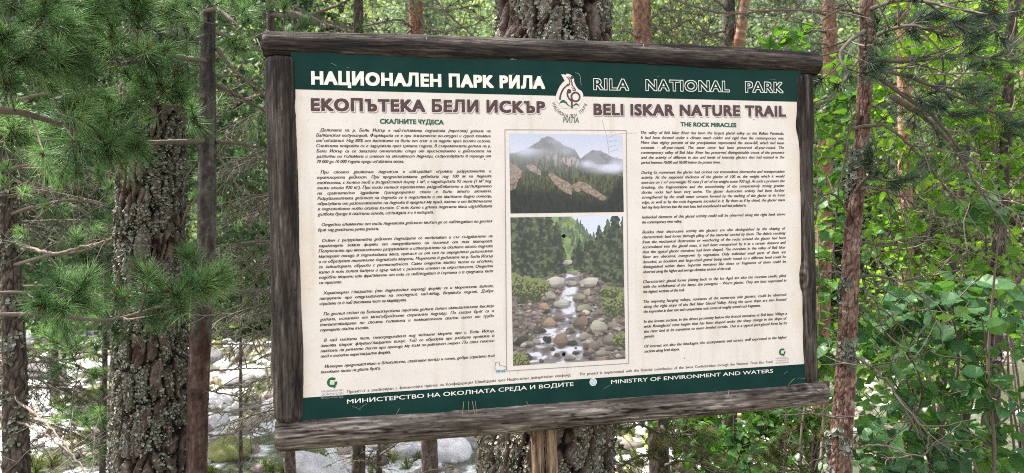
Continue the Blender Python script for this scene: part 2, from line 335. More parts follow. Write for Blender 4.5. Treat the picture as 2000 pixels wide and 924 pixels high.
poly_sheet('header_band', M_GREEN, -.714, .714, .3722, .466, 1); poly_sheet('footer_band', M_GREEN, -.714, .714, -.460, -.3955, 1, nz=14)

_tc = bpy.data.curves.new('lettering', 'FONT'); _to = bpy.data.objects.new('lettering', _tc); COL.objects.link(_to)
_tc.resolution_u = 3; _tc.fill_mode = 'FRONT'; _tc.size = 1
def _eval(s):
    _tc.body = s; bpy.context.view_layer.update(); e = _to.evaluated_get(bpy.context.evaluated_depsgraph_get()); me = e.to_mesh()
    V = np.empty(len(me.vertices)*3, np.float32); me.vertices.foreach_get('co', V); V = V.reshape(-1, 3)[:, :2].astype(float)
    me.calc_loop_triangles(); F = np.empty(len(me.loop_triangles)*3, np.int32); me.loop_triangles.foreach_get('vertices', F); e.to_mesh_clear(); return V, F.reshape(-1, 3)
_GL = {}; _BAR = None
SAME = dict(zip('АВЕКМНОРСТХУаеорсухi', 'ABEKMHOPCTXYaeopcyxi'))
CAPH = .70
def _rect(x0, x1, z0, z1): return np.array([(x0, z0), (x1, z0), (x1, z1), (x0, z1)], float), np.array([(0, 1, 2), (0, 2, 3)])
def _join(*gs):
    Vs, Fs, n = [], [], 0
    for V, F in gs: Vs.append(V); Fs.append(F + n); n += len(V)
    return np.concatenate(Vs), np.concatenate(Fs)
def _low(g, k=.745): return g[0]*k, g[1]
def glyph(ch):
    """outline triangles and advance of one character, letter height 1/0.728 of its capitals"""
    global _BAR
    if ch in _GL: return _GL[ch]
    if _BAR is None: _BAR = _eval('||')[0][:, 0].max()
    st = .093
    soft = lambda: (lambda V, F: (np.c_[V[:, 0] - V[:, 0].min(), V[:, 1].max() - V[:, 1]], F))(*_eval('P'))
    def made():
        if ch in 'Ьь': return soft()
        if ch in 'Ъъ': V, F = soft(); h = V[:, 1].max(); return _join((V + (.15, 0), F), _rect(0, .15 + st, h - st*.95, h))
        if ch in 'Ыы': V, F = soft(); h = V[:, 1].max(); x = V[:, 0].max(); return _join((V, F), _rect(x + .09, x + .09 + st, 0, h))
        if ch == 'н': return _eval('H')
        if ch in 'яЯ': V, F = _eval('R'); return np.c_[V[:, 0].max() - V[:, 0], V[:, 1]], F
        if ch in 'Чч': V, F = _eval('h'); return np.c_[V[:, 0].max() - V[:, 0], (V[:, 1].max() - V[:, 1])*CAPH/V[:, 1].max()], F
        if ch == 'ю': V, F = _eval('O'); V = np.c_[(V[:, 0] - V[:, 0].min())*.85 + .26, V[:, 1]]; return _join((V, F), _rect(0, st, 0, CAPH), _rect(0, .28, CAPH/2 - st/2, CAPH/2 + st/2))
        if ch == 'ф': V, F = _eval('o'); x = (V[:, 0].max() + V[:, 0].min())/2; return _join((V*(1.25, 1) - (x*.25, 0), F), _rect(x - .04, x + .04, -.2, .74))
        return None
    g = made()
    if g is not None:
        if ch.islower() and ch != 'ф': g = _low(g)
        V, F = g; V = V.copy(); V[:, 0] += .065 - V[:, 0].min(); adv = V[:, 0].max() + .06
    else:
        c = SAME.get(ch, ch); V, F = _eval(c) if c != ' ' else (np.zeros((0, 2)), np.zeros((0, 3), int)); adv = _eval('|' + c + '|')[0][:, 0].max() - _BAR
    _GL[ch] = (V, F, adv); return _GL[ch]
def layout(s, shear=0., track=0., space=1.):
    x = 0; Vs, Fs, n = [], [], 0
    for ch in s:
        V, F, a = glyph(ch)
        if len(V): Vs.append(V + (x, 0)); Fs.append(F + n); n += len(V)
        x += a*(space if ch == ' ' else 1) + track
    V = np.concatenate(Vs); V[:, 0] += shear*V[:, 1]; return V, np.concatenate(Fs)
def glyphs(s, bold=0., shear=0.): return layout(s, shear)
def put_text(m, s, x0, x1, z, cap, k, bold=0., shear=0., mat=0, justify=True, space=0., dx=0, dz=0, zr=None, xb=None):
    """one printed line from x0 to x1 (mm) with its baseline at z; zr is the baseline at the right end"""
    sz = cap/CAPH; V, F = layout(s, shear, space); W = (V[:, 0].max() - V[:, 0].min())*sz; xs = 1.
    if x1 is not None:
        if justify and ' ' in s:
            sp = glyph(' ')[2]*s.count(' ')*sz; V, F = layout(s, shear, space, min(max(1 + (x1 - x0 - W)/sp, .62), 12)); W = (V[:, 0].max() - V[:, 0].min())*sz
        xs = (x1 - x0)/W
    X = x0 + (V[:, 0] - V[:, 0].min())*sz*xs; Z = z + V[:, 1]*sz
    if zr is not None and x1 is not None: Z = Z + (zr - z)*(X - x0)/(x1 - x0)
    X = (X + dx)/1000; Z = (Z + dz)/1000; w_ = max(bold, 0)*sz/1000
    # heavier letters: the same outline laid down again with small shifts
    if w_ == 0: sh = [(0, 0)]
    elif bold < .0295: sh = [(-w_, 0), (w_, 0)]
    else: sh = [(0, 0)] + [(w_*1.1*p, w_*.9*q_) for p in (-1, 0, 1) for q_ in (-1, 0, 1) if p or q_]
    for q, (ex, ez) in enumerate(sh): m.add(np.stack([X + ex, panel_y(X, Z) + layer(k + q*.035), Z + ez], -1), F, mat)
    return xs
def lettering(name, mats, lines):
    m = MB()
    for a in lines: put_text(m, *a[0], **a[1])
    return m.build(name, mats, panel, smooth=False)
L_ = lambda *a, **k: (a, k)
lettering('heading_lettering', M_WHITE, [L_('НАЦИОНАЛЕН ПАРК РИЛА', -664, -64, 386.5, 31, 2, bold=.046, justify=False, zr=391, space=.055)])
t_ = 'RILA   NATIONAL   PARK'
lettering('heading_lettering', [M_WHITE, M_GREEN], [L_(t_, 77, 654, 392, 29, 2, bold=.056, mat=0, justify=False, zr=398, space=.06), L_(t_, 77, 654, 392, 29, 3, bold=.016, mat=1, justify=False, zr=398, space=.06)])
for s, x0, x1, z, zr in (('ЕКОПЪТЕКА БЕЛИ ИСКЪР', -666, -65, 320.5, 326), ('BELI ISKAR NATURE TRAIL', 76, 661, 323, 329)):
    lettering('title_lettering', [M_BROWN, M_WHITE, M_SHADOW], [L_(s, x0, x1, z, 29.5, 1.0, bold=.046, mat=2, justify=False, space=.055, zr=zr, dx=3.2, dz=-3.6), L_(s, x0, x1, z, 29.5, 1.8, bold=.064, mat=1, justify=False, space=.055, zr=zr, dx=.8, dz=-.9), L_(s, x0, x1, z, 29.5, 2.6, bold=.044, mat=0, justify=False, space=.055, zr=zr)])
lettering('subtitle_lettering', M_DGREEN, [L_('СКАЛНИТЕ ЧУДЕСА', -499, -337, 290.5, 11.6, 1, bold=.04, justify=False)]); lettering('subtitle_lettering', M_DGREEN, [L_('THE ROCK MIRACLES', 331, 503, 295.5, 11.2, 1, bold=.04, justify=False)])
BG = """>Долината на р. Бели Искър е най-голямата ледникова (трогова) долина на
Балканския полуостров. Формирала се е при значително по-студен и суров климат
от сегашния. Над 80% от валежите са били от сняг и са падали през всички сезони.
Снежната покривка се е задържала през цялата година. В съвременната долина на р.
Бели Искър са се запазили отчетливи следи от присъствието и дейността на
различни по големина и степен на активност ледници, съществували в периода от
<70 000 до 10 000 години преди сегашната епоха.

>При своето движение ледникът е извършвал огромна разрушителна и
транспортна дейност. При предполагаемата дебелина над 100 м на ледника
тежестта, с която той е въздействал върху 1 м², е надхвърляла 92 тона (1 м² лед
тежи около 920 кг). При този натиск трошенето, раздробяването и заглаждането
на сравнително здравите гранодиоритни скали е било много активно.
Разрушителната дейност на ледника се е подсилвала и от малките водни потоци,
образувани от разтопяването на ледника в предния му край, както и от включените
в ледниковото тяло скални късове. С тях като с длета ледената маса издълбавала
<дълбоки бразди в скалната основа, изглаждала я и я полирала.

>Отделни елементи от тази ледникова дейност могат де се наблюдават по десния
<бряг над днешната речна долина.

>Освен с разрушителна дейност ледниците се отличават и със създаването на
характерни земни форми от натрупването на носения от тях материал.
Полученият при механичното разрушаване и изветрянето на скалите около ледника
материал попада в ледниковата маса, пренася се от нея на определено разстояние
и се образуват типичните ледникови морени. Морените в долината на р. Бели Искър
са завоалирани, обрасли с растителност. Само отделни малки части са оголени,
като в тях личат валуни и едър чакъл с различна степен на окръгленост. Отделни
подобни морени или фрагменти от тях се наблюдават в горната и в средната част
<на трасето.

>Характерни глациални (от ледниковия период) форми са и моренните валове,
натрупани при отдръпването на последния, най-млад, Вюрмски ледник. Добре
<изразени са в най високата част на маршрута.

>По десния склон на Белоискърската трогова долина личат импозантните висящи
долини, останали от многобройните странични ледници. По същия бряг са и
впечатляващите по своята големина и компактност скални сипеи от грубо
<сортирани скални късове.

>В най ниската част, непосредствено под челните морени при с. Бели Искър,
започва широк флувиоглациален конус. Той се образува при рязката промяна в
наклона на речното легло при прехода му към по-равнинен терен. По своя генезис
<той е типична периглациална форма.

>Интерес представляват и блокажите, скалните венци и сипеи, добре изразени във
<високите части на двата бряга."""
EN = """The valley of Beli Iskar River has been the largest glacial valley on the Balkan Peninsula.
It had been formed under a climate much colder and rigid than the contemporary one.
More than eighty percent of the precipitation represented the snow-fall, which had been
constant – all-year-round. The snow cover had been preserved all-year-round. The
contemporary valley of Beli Iskar River has preserved distinguishable traces of the presence
and the activity of different in size and levels of intensity glaciers that had existed in the
<period between 70,000 and 10,000 before the present times.

During its movement the glacier had carried out tremendous destructive and transportation
activity. At the supposed thickness of the glacier of 100 m, the weight which it would
exercise on 1 m² overweighs 92 tons (1 m² of ice weighs some 920 kg). At such a pressure the
breaking, the fragmentation and the smoothening of the comparatively strong granite-
diorite rocks had been very active. The glacier destructive activity had been further
strengthened by the small water streams formed by the melting of the glacier in its front
edge, as well as by the rock fragments intruded in it. By them as if by chisel, the glacier mass
<had dug deep furrows into the rock base, had smoothened it and had polished it.

Individual elements of this glacial activity could still be observed along the right bank above
<the contemporary river valley.

Besides their destructive activity the glaciers are also distinguished by the shaping of
characteristic land forms through piling of the material carried by them. The debris resulting
from the mechanical destruction or weathering of the rocks around the glacier had been
accumulated into the glacial mass, it had been transported by it at a certain distance and
thus the typical glacier moraines had been shaped. The moraines in the valley of Beli Iskar
River are obscured, overgrown by vegetation. Only individual small parts of them are
denuded, as boulders and large-sized gravel being made round to a different level could be
distinguished within them. Separate moraines like these or fragments of them could be
<observed along the higher and average-elevation section of the trail.

Characteristic glacial forms (dating back to the Ice Age) are also the moraine swells, piled
with the withdrawal of the latest, the youngest – Wurm glacier. They are best expressed in
<the highest sections of the trail.

The imposing hanging valleys, remnants of the numerous side glaciers, could be observed
along the right slope of the Beli Iskar Glacial Valley. Along the same slope are also located
<the impressive in their size and compactness rock screes of roughly sorted rock fragments.

In the lowest section, in the direct proximity below the frontal moraines at Beli Iskar Village a
wide fluvioglacial cone begins that has been shaped under the sharp change in the slope of
the river bed at its transition to more leveled terrain. This is a typical peri-glacial form by its
<genesis.

Of interest are also the blockages, the escarpments and screes, well expressed in the higher
<sections along both slopes."""
CURSIVE = str.maketrans('итпдй', 'umngŭ')      # the italic letterforms the board is printed in
def body(txt, x0, x1, ztop, zbot, cap, sx, shear, tr=None, ind=9, dzr=3):
    rows = txt.split('\n'); m = MB(); n = len(rows)
    for k, s in enumerate(rows):
        if not s: continue
        z = ztop + (zbot - ztop)*k/(n - 1); first = s[0] == '>'; last = s[0] == '<'; s = s.lstrip('<>')
        if tr: s = s.translate(tr)
        a = x0 + (ind if first else 0)
        if last:
            V, F = glyphs(s, .014, shear); W = (V[:, 0].max() - V[:, 0].min())*cap/.728*sx
            put_text(m, s, a, min(a + W, x1), z, cap, 1, bold=.029, shear=shear, justify=False, zr=z + dzr*W/(x1 - x0))
        else: put_text(m, s, a, x1, z, cap, 1, bold=.029, shear=shear, zr=z + dzr)
    return m.build('body_lettering', M_TEXT, panel, smooth=False)
body(BG, -657, -213, 268.5, -337.5, 8.0, .94, .26, CURSIVE)
body(EN, 210.5, 656, 272.5, -334, 8.1, .88, .24, None, 0)
m_ = MB()
put_text(m_, 'Проектът е реализиран с финансовия принос на Конфедерация Швейцария чрез Национален доверителен екофонд', -594.6, -5, -391.5, 7.6, 1, bold=.008, zr=-385.5); m_.build('credit_lettering', M_TEXT, panel, smooth=False); m_ = MB()
put_text(m_, 'The project is implemented with the financial contribution of the Swiss Confederation through the National Trust Eco Fund', 20, 607, -385.3, 7.6, 1, bold=.008, zr=-386)
m_.build('credit_lettering', M_TEXT, panel, smooth=False)
lettering('ministry_lettering', M_WHITE, [L_('МИНИСТЕРСТВО НА ОКОЛНАТА СРЕДА И ВОДИТЕ', -595, 3, -417.5, 10.6, 2, bold=.016, justify=False, zr=-412.5)]); lettering('ministry_lettering', M_WHITE, [L_('MINISTRY OF ENVIRONMENT AND WATERS', 111, 608, -414, 10.4, 2, bold=.016, justify=False)])

# small printed marks: flat polygons and strokes in mm
def fan(m, pts, k, mat=0):
    p = np.asarray(pts, float)/1000; V = np.concatenate([[p.mean(0)], p]); n = len(p); F = np.stack([np.zeros(n, int), 1 + np.arange(n), 1 + (np.arange(n) + 1) % n], -1)
    m.add(np.stack([V[:, 0], panel_y(V[:, 0], V[:, 1]) + layer(k), V[:, 1]], -1), F, mat)
def strip(m, a, b_, k, mat=0):                 # sheet between two polylines
    a = np.asarray(a, float)/1000; b_ = np.asarray(b_, float)/1000; n = len(a); V = np.concatenate([a, b_]); i = np.arange(n - 1)
    m.add(np.stack([V[:, 0], panel_y(V[:, 0], V[:, 1]) + layer(k), V[:, 1]], -1), np.stack([i, i + 1, n + i + 1, n + i], -1), mat)
def stroke(m, pts, wd, k, mat=0, n=20):
    p = smooth_path(np.c_[np.asarray(pts, float), np.zeros(len(pts))], n)[:, :2] if len(pts) > 2 else np.asarray(pts, float)
    tg = unit(np.gradient(p, axis=0)); nr = np.c_[-tg[:, 1], tg[:, 0]]; wv = np.broadcast_to(np.interp(np.linspace(0, 1, len(p)), np.linspace(0, 1, np.size(wd)), np.atleast_1d(wd)), (len(p),))[:, None]/2
    strip(m, p - nr*wv, p + nr*wv, k, mat)
def disc(m, c, r, k, mat=0, n=28):
    th = np.linspace(0, 2*np.pi, n, endpoint=False); fan(m, np.c_[c[0] + r*np.cos(th), c[1] + r*np.sin(th)], k, mat)
def E(X, Y): return (-79 + X*.1893, 452.5 + X*.0045 - Y*.1805)
em = MB()                                      # park emblem: 0 cream, 1 brown, 2 green
ctr = (450, 400)
sil = [(332,136),(368,132),(400,140),(412,122),(450,125),(488,148),(522,182),(524,240),(548,305),(582,350),(630,380),(655,425),(656,478),(640,520),(560,640),(350,640),(240,520),(240,478),(247,455),(270,390),(302,320),(345,262),(386,225),(384,195),(362,165)]
fan(em, [E(*p) for p in sil], 1.4, 0)
stroke(em, [E(*p) for p in [(306,512),(318,440),(355,360),(400,310),(440,285)]], [5, 4.5, 3.2], 2.2, 1)
stroke(em, [E(*p) for p in [(408,172),(440,195),(458,240),(450,292)]], [1.5, 3, 3], 2.2, 1)
stroke(em, [E(*p) for p in [(440,165),(472,200),(488,250),(492,295)]], [1.5, 3, 3.4], 2.2, 1)
stroke(em, [E(*p) for p in [(486,288),(520,330),(545,370)]], 2.6, 2.2, 1); stroke(em, [E(*p) for p in [(545,372),(520,374),(496,366)]], 2.6, 2.4, 1); stroke(em, [E(*p) for p in [(480,320),(505,345),(530,352)]], 1.4, 2.6, 1)
disc(em, E(495, 178), 4.6, 2.2, 1); disc(em, E(428, 292), 3.2, 2.6, 1); disc(em, E(446, 384), 6, 2.2, 1)
stroke(em, [E(*p) for p in [(424,395),(420,440),(440,490),(476,528)]], [5, 4.4, 4], 2.6, 1)
th = np.linspace(-2.9, 3.0, 30)
stroke(em, [E(540 + 62*math.cos(a), 470 + 66*math.sin(a)) for a in th], 4.8, 2.2, 1, 60); stroke(em, [E(478, 440), E(482, 540), E(483, 638)], 4.8, 2.8, 1)
fan(em, [E(*p) for p in [(290,578),(318,530),(348,511),(378,520),(402,552),(380,560),(345,553),(318,560)]], 2.2, 2); stroke(em, [E(*p) for p in [(390,545),(420,585),(465,618)]], [5.5, 3, 1.5], 2.0, 2)
fan(em, [E(*p) for p in [(490,618),(515,580),(545,560),(570,572),(606,606),(575,598),(545,588),(518,598)]], 2.0, 2)
arc = 'НАЦИОНАЛЕН ПАРК'
for k, ch in enumerate(arc):
    if ch == ' ': continue
    a = math.radians(198 + (342 - 198)*k/(len(arc) - 1)); c = np.array(E(452, 498)); R = 46.5
    V, F, _ = glyph(ch); V = (V - [V[:, 0].mean(), .364])*9.5/.728; V[:, 0] *= .85; q = a + math.pi/2
    V = V @ np.array([[math.cos(q), math.sin(q)], [-math.sin(q), math.cos(q)]]) + c + R*np.array((math.cos(a), math.sin(a))); V = V/1000
    em.add(np.stack([V[:, 0], panel_y(V[:, 0], V[:, 1]) + layer(2.2), V[:, 1]], -1), F, 1)
put_text(em, 'РИЛА', -12.5, 32, E(0, 845)[1], 15, 2.2, bold=-.006, mat=2, shear=.06, justify=False)
em.build('emblem', [M_CREAM, M_BROWN, M_DGREEN], panel, smooth=False)
M_PALE = m_flat('pale_green_print', (.55, .62, .38)); M_BLUE = m_flat('blue_print', (.28, .50, .62)); M_LINE = m_flat('thin_line_print', (.12, .10, .10))
for cx_, cz_, s_, tx in ((-630.6, -361.5, 1.15, ['НАЦИОНАЛЕН', 'ДОВЕРИТЕЛЕН', 'ЕКОФОНД']), (639.5, -356, .95, ['NATIONAL', 'TRUST', 'ECO FUND'])):
    m = MB(); th = np.linspace(.75, 2*np.pi + .15, 34)
    strip(m, np.c_[cx_ + 11*s_*np.cos(th), cz_ + 11*s_*np.sin(th)], np.c_[cx_ + 5.5*s_*np.cos(th), cz_ + 5.5*s_*np.sin(th)], 1, 0)
    fan(m, [(cx_ - 5.2*s_, cz_ - 4.6*s_), (cx_ + 4.6*s_, cz_ - 5.2*s_), (cx_ + 5.2*s_, cz_ + 4.6*s_), (cx_ - 4.6*s_, cz_ + 5*s_)], 2, 1)
    fan(m, [(cx_ + 2*s_, cz_ - 10*s_), (cx_ + 9*s_, cz_ - 9*s_), (cx_ + 4*s_, cz_ - 14*s_)], 1.4, 0)
    for i, s in enumerate(tx): put_text(m, s, cx_ - 23*s_, cx_ + 23*s_, cz_ - (18 + 7*i)*s_ - 3, 4.6*s_, 1, mat=2, justify=False)
    m.build('fund_mark', [M_DGREEN, M_PALE, M_MAUVE], panel, smooth=False)
m = MB(); disc(m, (59.2, -405.8), 10.5, 2, 0, 36); disc(m, (59.2, -405.8), 8.3, 2.5, 1, 32)
for k in (-3, 0, 3): stroke(m, [(53, -406 + k), (57, -404.6 + k), (61, -407.2 + k), (66, -405 + k)], 1.2, 3, 0)
m.build('ministry_mark', [M_WHITE, M_BLUE], panel, smooth=False)
m = MB(); ox, oz = -198.5, -350                  # small roller boot drawing
stroke(m, [(ox - 12, oz + 14), (ox - 3, oz + 14), (ox - 1, oz + 5), (ox + 12, oz + 2), (ox + 15, oz - 6), (ox - 13, oz - 6), (ox - 12, oz + 14)], 1.1, 1, 0, 60)
for k in (-9, -3, 5, 11): disc(m, (ox + k, oz - 11), 3.9, 1, 1, 16); disc(m, (ox + k, oz - 11), 1.5, 1.6, 0, 12)
m.build('boot_mark', [M_LINE, M_BLUE], panel, smooth=False)

# frame line round the two printed photographs
m = MB()
for a, b_ in (((-174, 279), (168, 281.5)), ((168, 281.5), (163.8, -361)), ((163.8, -361), (-181.5, -361)), ((-181.5, -361), (-174, 279))): stroke(m, [a, b_], 2.0, 1, 0)
m.build('picture_border', M_MAUVE, panel, smooth=False)

# printed photographs: coloured point by point
def M_PICT():
    m, t, b = new_mat('printed_photograph'); a = t.nodes.new('ShaderNodeAttribute'); a.attribute_name = 'print'
    t.links.new(a.outputs['Color'], b.inputs['Base Color']); b.inputs['Roughness'].default_value = .42; return m
M_PICT = M_PICT()
lin = lambda c: np.array(srgb(*c))
def mixc(C, col, a): col = np.asarray(col); return C*(1 - a[..., None]) + col*a[..., None]
def inpoly(U, V, pts):
    p = np.asarray(pts); r = np.zeros(U.shape, bool); n = len(p); j = n - 1
    for i in range(n):
        xi, yi = p[i]; xj, yj = p[j]; c = ((yi > V) != (yj > V)) & (U < (xj - xi)*(V - yi)/(yj - yi + 1e-12) + xi); r ^= c; j = i
    return r
def _hs(i, s): i = np.asarray(i).astype(np.int64); return _h(i, i*0 + s, i*0, 7)
def picture_mountain(nu=380, nv=250):
    U, V = np.meshgrid(np.linspace(0, 1, nu), np.linspace(0, 1, nv)); one = np.ones(U.shape + (3,)); n = lambda f, s, o=4: noise2(U*f, V*f*.67, s, o)
    C = mixc(one*lin((188, 194, 216)), lin((214, 214, 226)), sstep(.0, .45, V + .2*(n(3, 1) - .5)))
    wob = .022*(noise2(U*11, U*0, 3, 3) - .5) - .020*(_hs(np.floor(U*95), 2)**2)*(1 - np.abs(np.mod(U*95, 1) - .5)*2)
    def over(C, k, col): return C*(1 - k[..., None]) + col*k[..., None]
    r2 = np.interp(U, [0, .58, .64, .72, .80, .85, .90, 1], [1, .36, .28, .205, .20, .245, .285, .31]) + wob
    C = over(C, sstep(0, .01, V - r2)*(U > .56), mixc(one*lin((120, 120, 122)), lin((92, 94, 94)), sstep(.42, .6, n(22, 12)))) 
    r1 = np.interp(U, [0, .06, .13, .20, .25, .28, .33, .37, .41, .44, .47, .50, .57, .60, .63, .70, .80, .87, 1], [.25, .235, .2, .14, .095, .055, .035, .045, .085, .09, .135, .155, .20, .27, .34, .42, .46, .49, .53]) + wob
    base = mixc(one*lin((112, 108, 102)), lin((84, 84, 76)), sstep(.4, .6, n(12, 21))); C = over(C, sstep(0, .008, V - r1), base)
    rock = sstep(.34, .50, n(16, 33) + .30*np.exp(-(((U - .52)/.13)**2 + ((V - .35)/.075)**2)) - .16)*(V > r1 + .03); C = mixc(C, lin((172, 152, 146)), np.clip(rock*1.2, 0, .95)*np.exp(-(((U - .48)/.24)**2 + ((V - .33)/.14)**2)))
    W = U + .016*(n(26, 5) - .5); Z = V + .022*(n(26, 6) - .5); scree = np.zeros(U.shape)
    for pl in ([(.33,.51),(.36,.485),(.42,.55),(.50,.61),(.54,.67),(.53,.77),(.46,.73),(.38,.62)], [(.56,.63),(.60,.60),(.66,.62),(.74,.70),(.80,.77),(.87,.82),(.83,.88),(.74,.80),(.64,.72)], [(0,.36),(.05,.40),(.11,.47),(.09,.55),(.06,.62),(.04,.70),(0,.72)], [(.14,.41),(.19,.38),(.27,.47),(.26,.52),(.18,.47)], [(.53,.66),(.57,.62),(.62,.72),(.58,.74)]): scree = np.maximum(scree, inpoly(W, Z, pl)*1.)
    for k in range(64):
        f = k/63.; v0 = .16 + .84*f**.9; line = v0 + .10*(noise2(U*2.2, U*0 + k*.31, 40, 2) - .5) - .10*(np.interp(U, [0, .35, 1], [.4, .5, .35]) - .4)
        fr = 78 - 38*f; x = U*fr + k*.37; i = np.floor(x); q = np.abs(x - i - .5)*2; hh = _hs(i + k*131, 3); tip = line - (.022 + .050*f)*(.35 + .9*hh)*(1 - q)
        pres = (_hs(i + k*131, 9) < (1 - .92*np.exp(-(((U - .50)/.16)**2 + ((V - .34)/.09)**2)))* np.interp(f, [0, .35, .55, .8, 1], [.35, .5, .6, .92, 1])); lowdark = np.interp(U, [0, .1, .5, .8, .9, 1], [.66, .70, .76, .82, .68, .52])
        dep = sstep(-.10, .12, v0 - lowdark); col = one*lin((88, 90, 74)); col = mixc(col, lin((66, 72, 54)), sstep(.25, .5, V)); col = mixc(col, lin((36, 40, 37)), dep)
        col = col*(.55 + .85*_hs(i + k*131, 5))[..., None]; col = mixc(col, lin((122, 122, 78)), (.35*(_hs(i + k*77, 6) > .72)*(1 - dep)))
        band = (V > tip)*(V < tip + .11)*pres*(V > r1 + .01)*(1 - .93*scree*(1 - dep)); C = over(C, band*1., col)
    C = mixc(C, mixc(one*lin((166, 144, 132)), lin((136, 116, 104)), sstep(.35, .65, noise2(U*60, V*80, 9, 3))), scree*.9*np.where(noise2(U*80, V*52, 19, 3) < .56, 1, .45)*sstep(.02, -.06, V - np.interp(U, [0, .1, .5, .8, .9, 1], [.74, .76, .80, .88, .80, .6])))
    fn = fbm(np.stack([U*4 + .5*(n(6, 8) - .5), V*7, U*0], -1), 5, 91)
    g = lambda a, b_, c, d: np.exp(-(((U - a)/c)**2 + ((V - b_)/d)**2))
    fog = .95*g(.86, .43, .13, .055) + .75*g(.70, .37, .09, .05) + .75*g(.05, .20, .2, .08) + .22*g(.42, .08, .10, .05) + .30*g(.16, .14, .12, .08) + .35*g(.97, .36, .1, .09) + .25*g(.50, .2, .1, .08)
    C = mixc(C, lin((204, 206, 222)), np.clip(fog*sstep(.26, .62, fn)*1.35, 0, .97)); C = mixc(C, lin((186, 188, 200)), .28*sstep(.62, .2, V))
    return C
def picture_stream(nu=360, nv=440):
    U, V = np.meshgrid(np.linspace(0, 1, nu), np.linspace(0, 1, nv)); n = lambda f, s, o=4: noise2(U*f, V*f*1.24, s, o); one = np.ones(U.shape + (3,)); rs = np.random.RandomState(4)
    over = lambda C, k, col: C*(1 - k[..., None]) + col*k[..., None]
    C = one*lin((208, 212, 230))
    ridge = np.interp(U, [0, .36, .42, .52, .58, .64, .70, .76, 1], [-.1, -.06, -.03, -.01, .03, .08, .125, .16, .2]); C = over(C, sstep(0, .006, V - ridge), mixc(one*lin((104, 122, 82)), lin((136, 152, 98)), sstep(.4, .6, n(20, 2))))
    def tree(u0, vt, vb, wd, col, hi, nb, sd):
        i0, i1 = max(0, int((u0 - 1.25*wd)*nu)), min(nu, int((u0 + 1.25*wd)*nu) + 2); j0, j1 = max(0, int(vt*nv)), min(nv, int(vb*nv) + 2)
        if i1 <= i0 or j1 <= j0: return
        U_, V_ = U, V; tree_(C[j0:j1, i0:i1], U_[j0:j1, i0:i1], V_[j0:j1, i0:i1], u0, vt, vb, wd, col, hi, nb, sd)
    def tree_(Cs, U, V, u0, vt, vb, wd, col, hi, nb, sd):
        n = lambda f, s, o=4: noise2(U*f, V*f*1.24, s, o); one = np.ones(U.shape + (3,))
        t = np.clip((V - vt)/(vb - vt), 0, 1); x = U - u0 + .012*(n(30, sd) - .5); e = wd*(t**.75)*(.62 + .38*np.mod(t*nb + .35*np.abs(x)/wd + .6*n(18, sd + 3, 2), 1)) + .003
        k = (np.abs(x) < e*(.8 + .5*n(46, sd + 5, 2)))*(V > vt)*(V < vb); sh = np.mod(t*nb + .5*np.abs(x)/wd + 1.2*(n(24, sd + 9, 3)), 1)
        c = mixc(one*lin(col), lin(hi), .75*sstep(.60, .30, n(34, sd + 31, 4) + .10*(sh - .5))*sstep(.30, .6, n(70, sd + 7, 3) + .12)); Cs[:] = over(Cs, k*1., c*(.80 + .5*n(9, sd, 2))[..., None])
    for k in range(46):
        u = .42 + .32*rs.rand(); v = np.interp(u, [.42, .58, .70, .76], [-.02, .03, .12, .16]) + .22*rs.rand()**1.3; tree(u, v - .035, v + .03, .016, (72, 92, 76), (112, 132, 96), 5, 100 + k)
    C = mixc(C, lin((132, 150, 96)), .45*np.exp(-(((U - .46 - .5*(V - .15))/.045)**2 + ((V - .16)/.10)**2))*sstep(.4, .6, n(30, 8)))
    for (u, vt, vb, wd) in ((.60, .15, .37, .07), (.66, .17, .40, .07), (.55, .22, .36, .05), (.45, .2, .36, .06), (.70, .12, .42, .10), (.40, .03, .40, .12), (.78, .06, .45, .12), (.33, -.05, .42, .14), (.26, -.10, .43, .14), (.86, .02, .48, .15), (.18, -.16, .44, .15), (.93, -.06, .50, .16), (.09, -.2, .46, .15), (1.01, -.02, .52, .15), (.0, -.1, .45, .13), (.38, .12, .40, .09), (.74, .20, .44, .09), (.30, .10, .41, .10), (.14, .02, .44, .13), (.82, .16, .47, .11), (.96, .18, .52, .12)):
        q = rs.rand(); tree(u, vt, vb, wd, (36 + 10*q, 44 + 10*q, 38), (84 + 22*q, 98 + 20*q, 74 + 12*q), 9 + 5*rs.rand(), int(300 + 1000*rs.rand()))
    lim = .385 + np.where(U < .40, .20*(.40 - U), 0) + np.where(U > .66, .42*(U - .66), 0) + .02*(n(14, 11) - .5); bed = sstep(0, .01, V - lim)
    C = over(C, bed, mixc(one*lin((92, 82, 78)), lin((126, 116, 110)), sstep(.4, .6, n(60, 51, 3))))
    wl = np.interp(V, [.37, .44, .5, .6, .7, .8, .9, 1], [.50, .47, .44, .40, .32, .22, .14, .10]); wr = np.interp(V, [.37, .44, .5, .6, .7, .8, .9, 1], [.60, .60, .57, .55, .57, .58, .60, .64])
    wa = sstep(-.02, .02, U - wl + .07*(n(16, 60) - .5))*sstep(-.02, .02, wr - U + .07*(n(16, 62) - .5))*sstep(.37, .40, V); wc = mixc(one*lin((128, 122, 124)), lin((218, 216, 226)), sstep(.40, .60, noise2(U*14 + 2*V, V*44, 63, 5))); wc = mixc(wc, lin((92, 82, 78)), .8*sstep(.56, .70, noise2(U*10, V*30, 66, 4))); C = over(C, wa, wc)
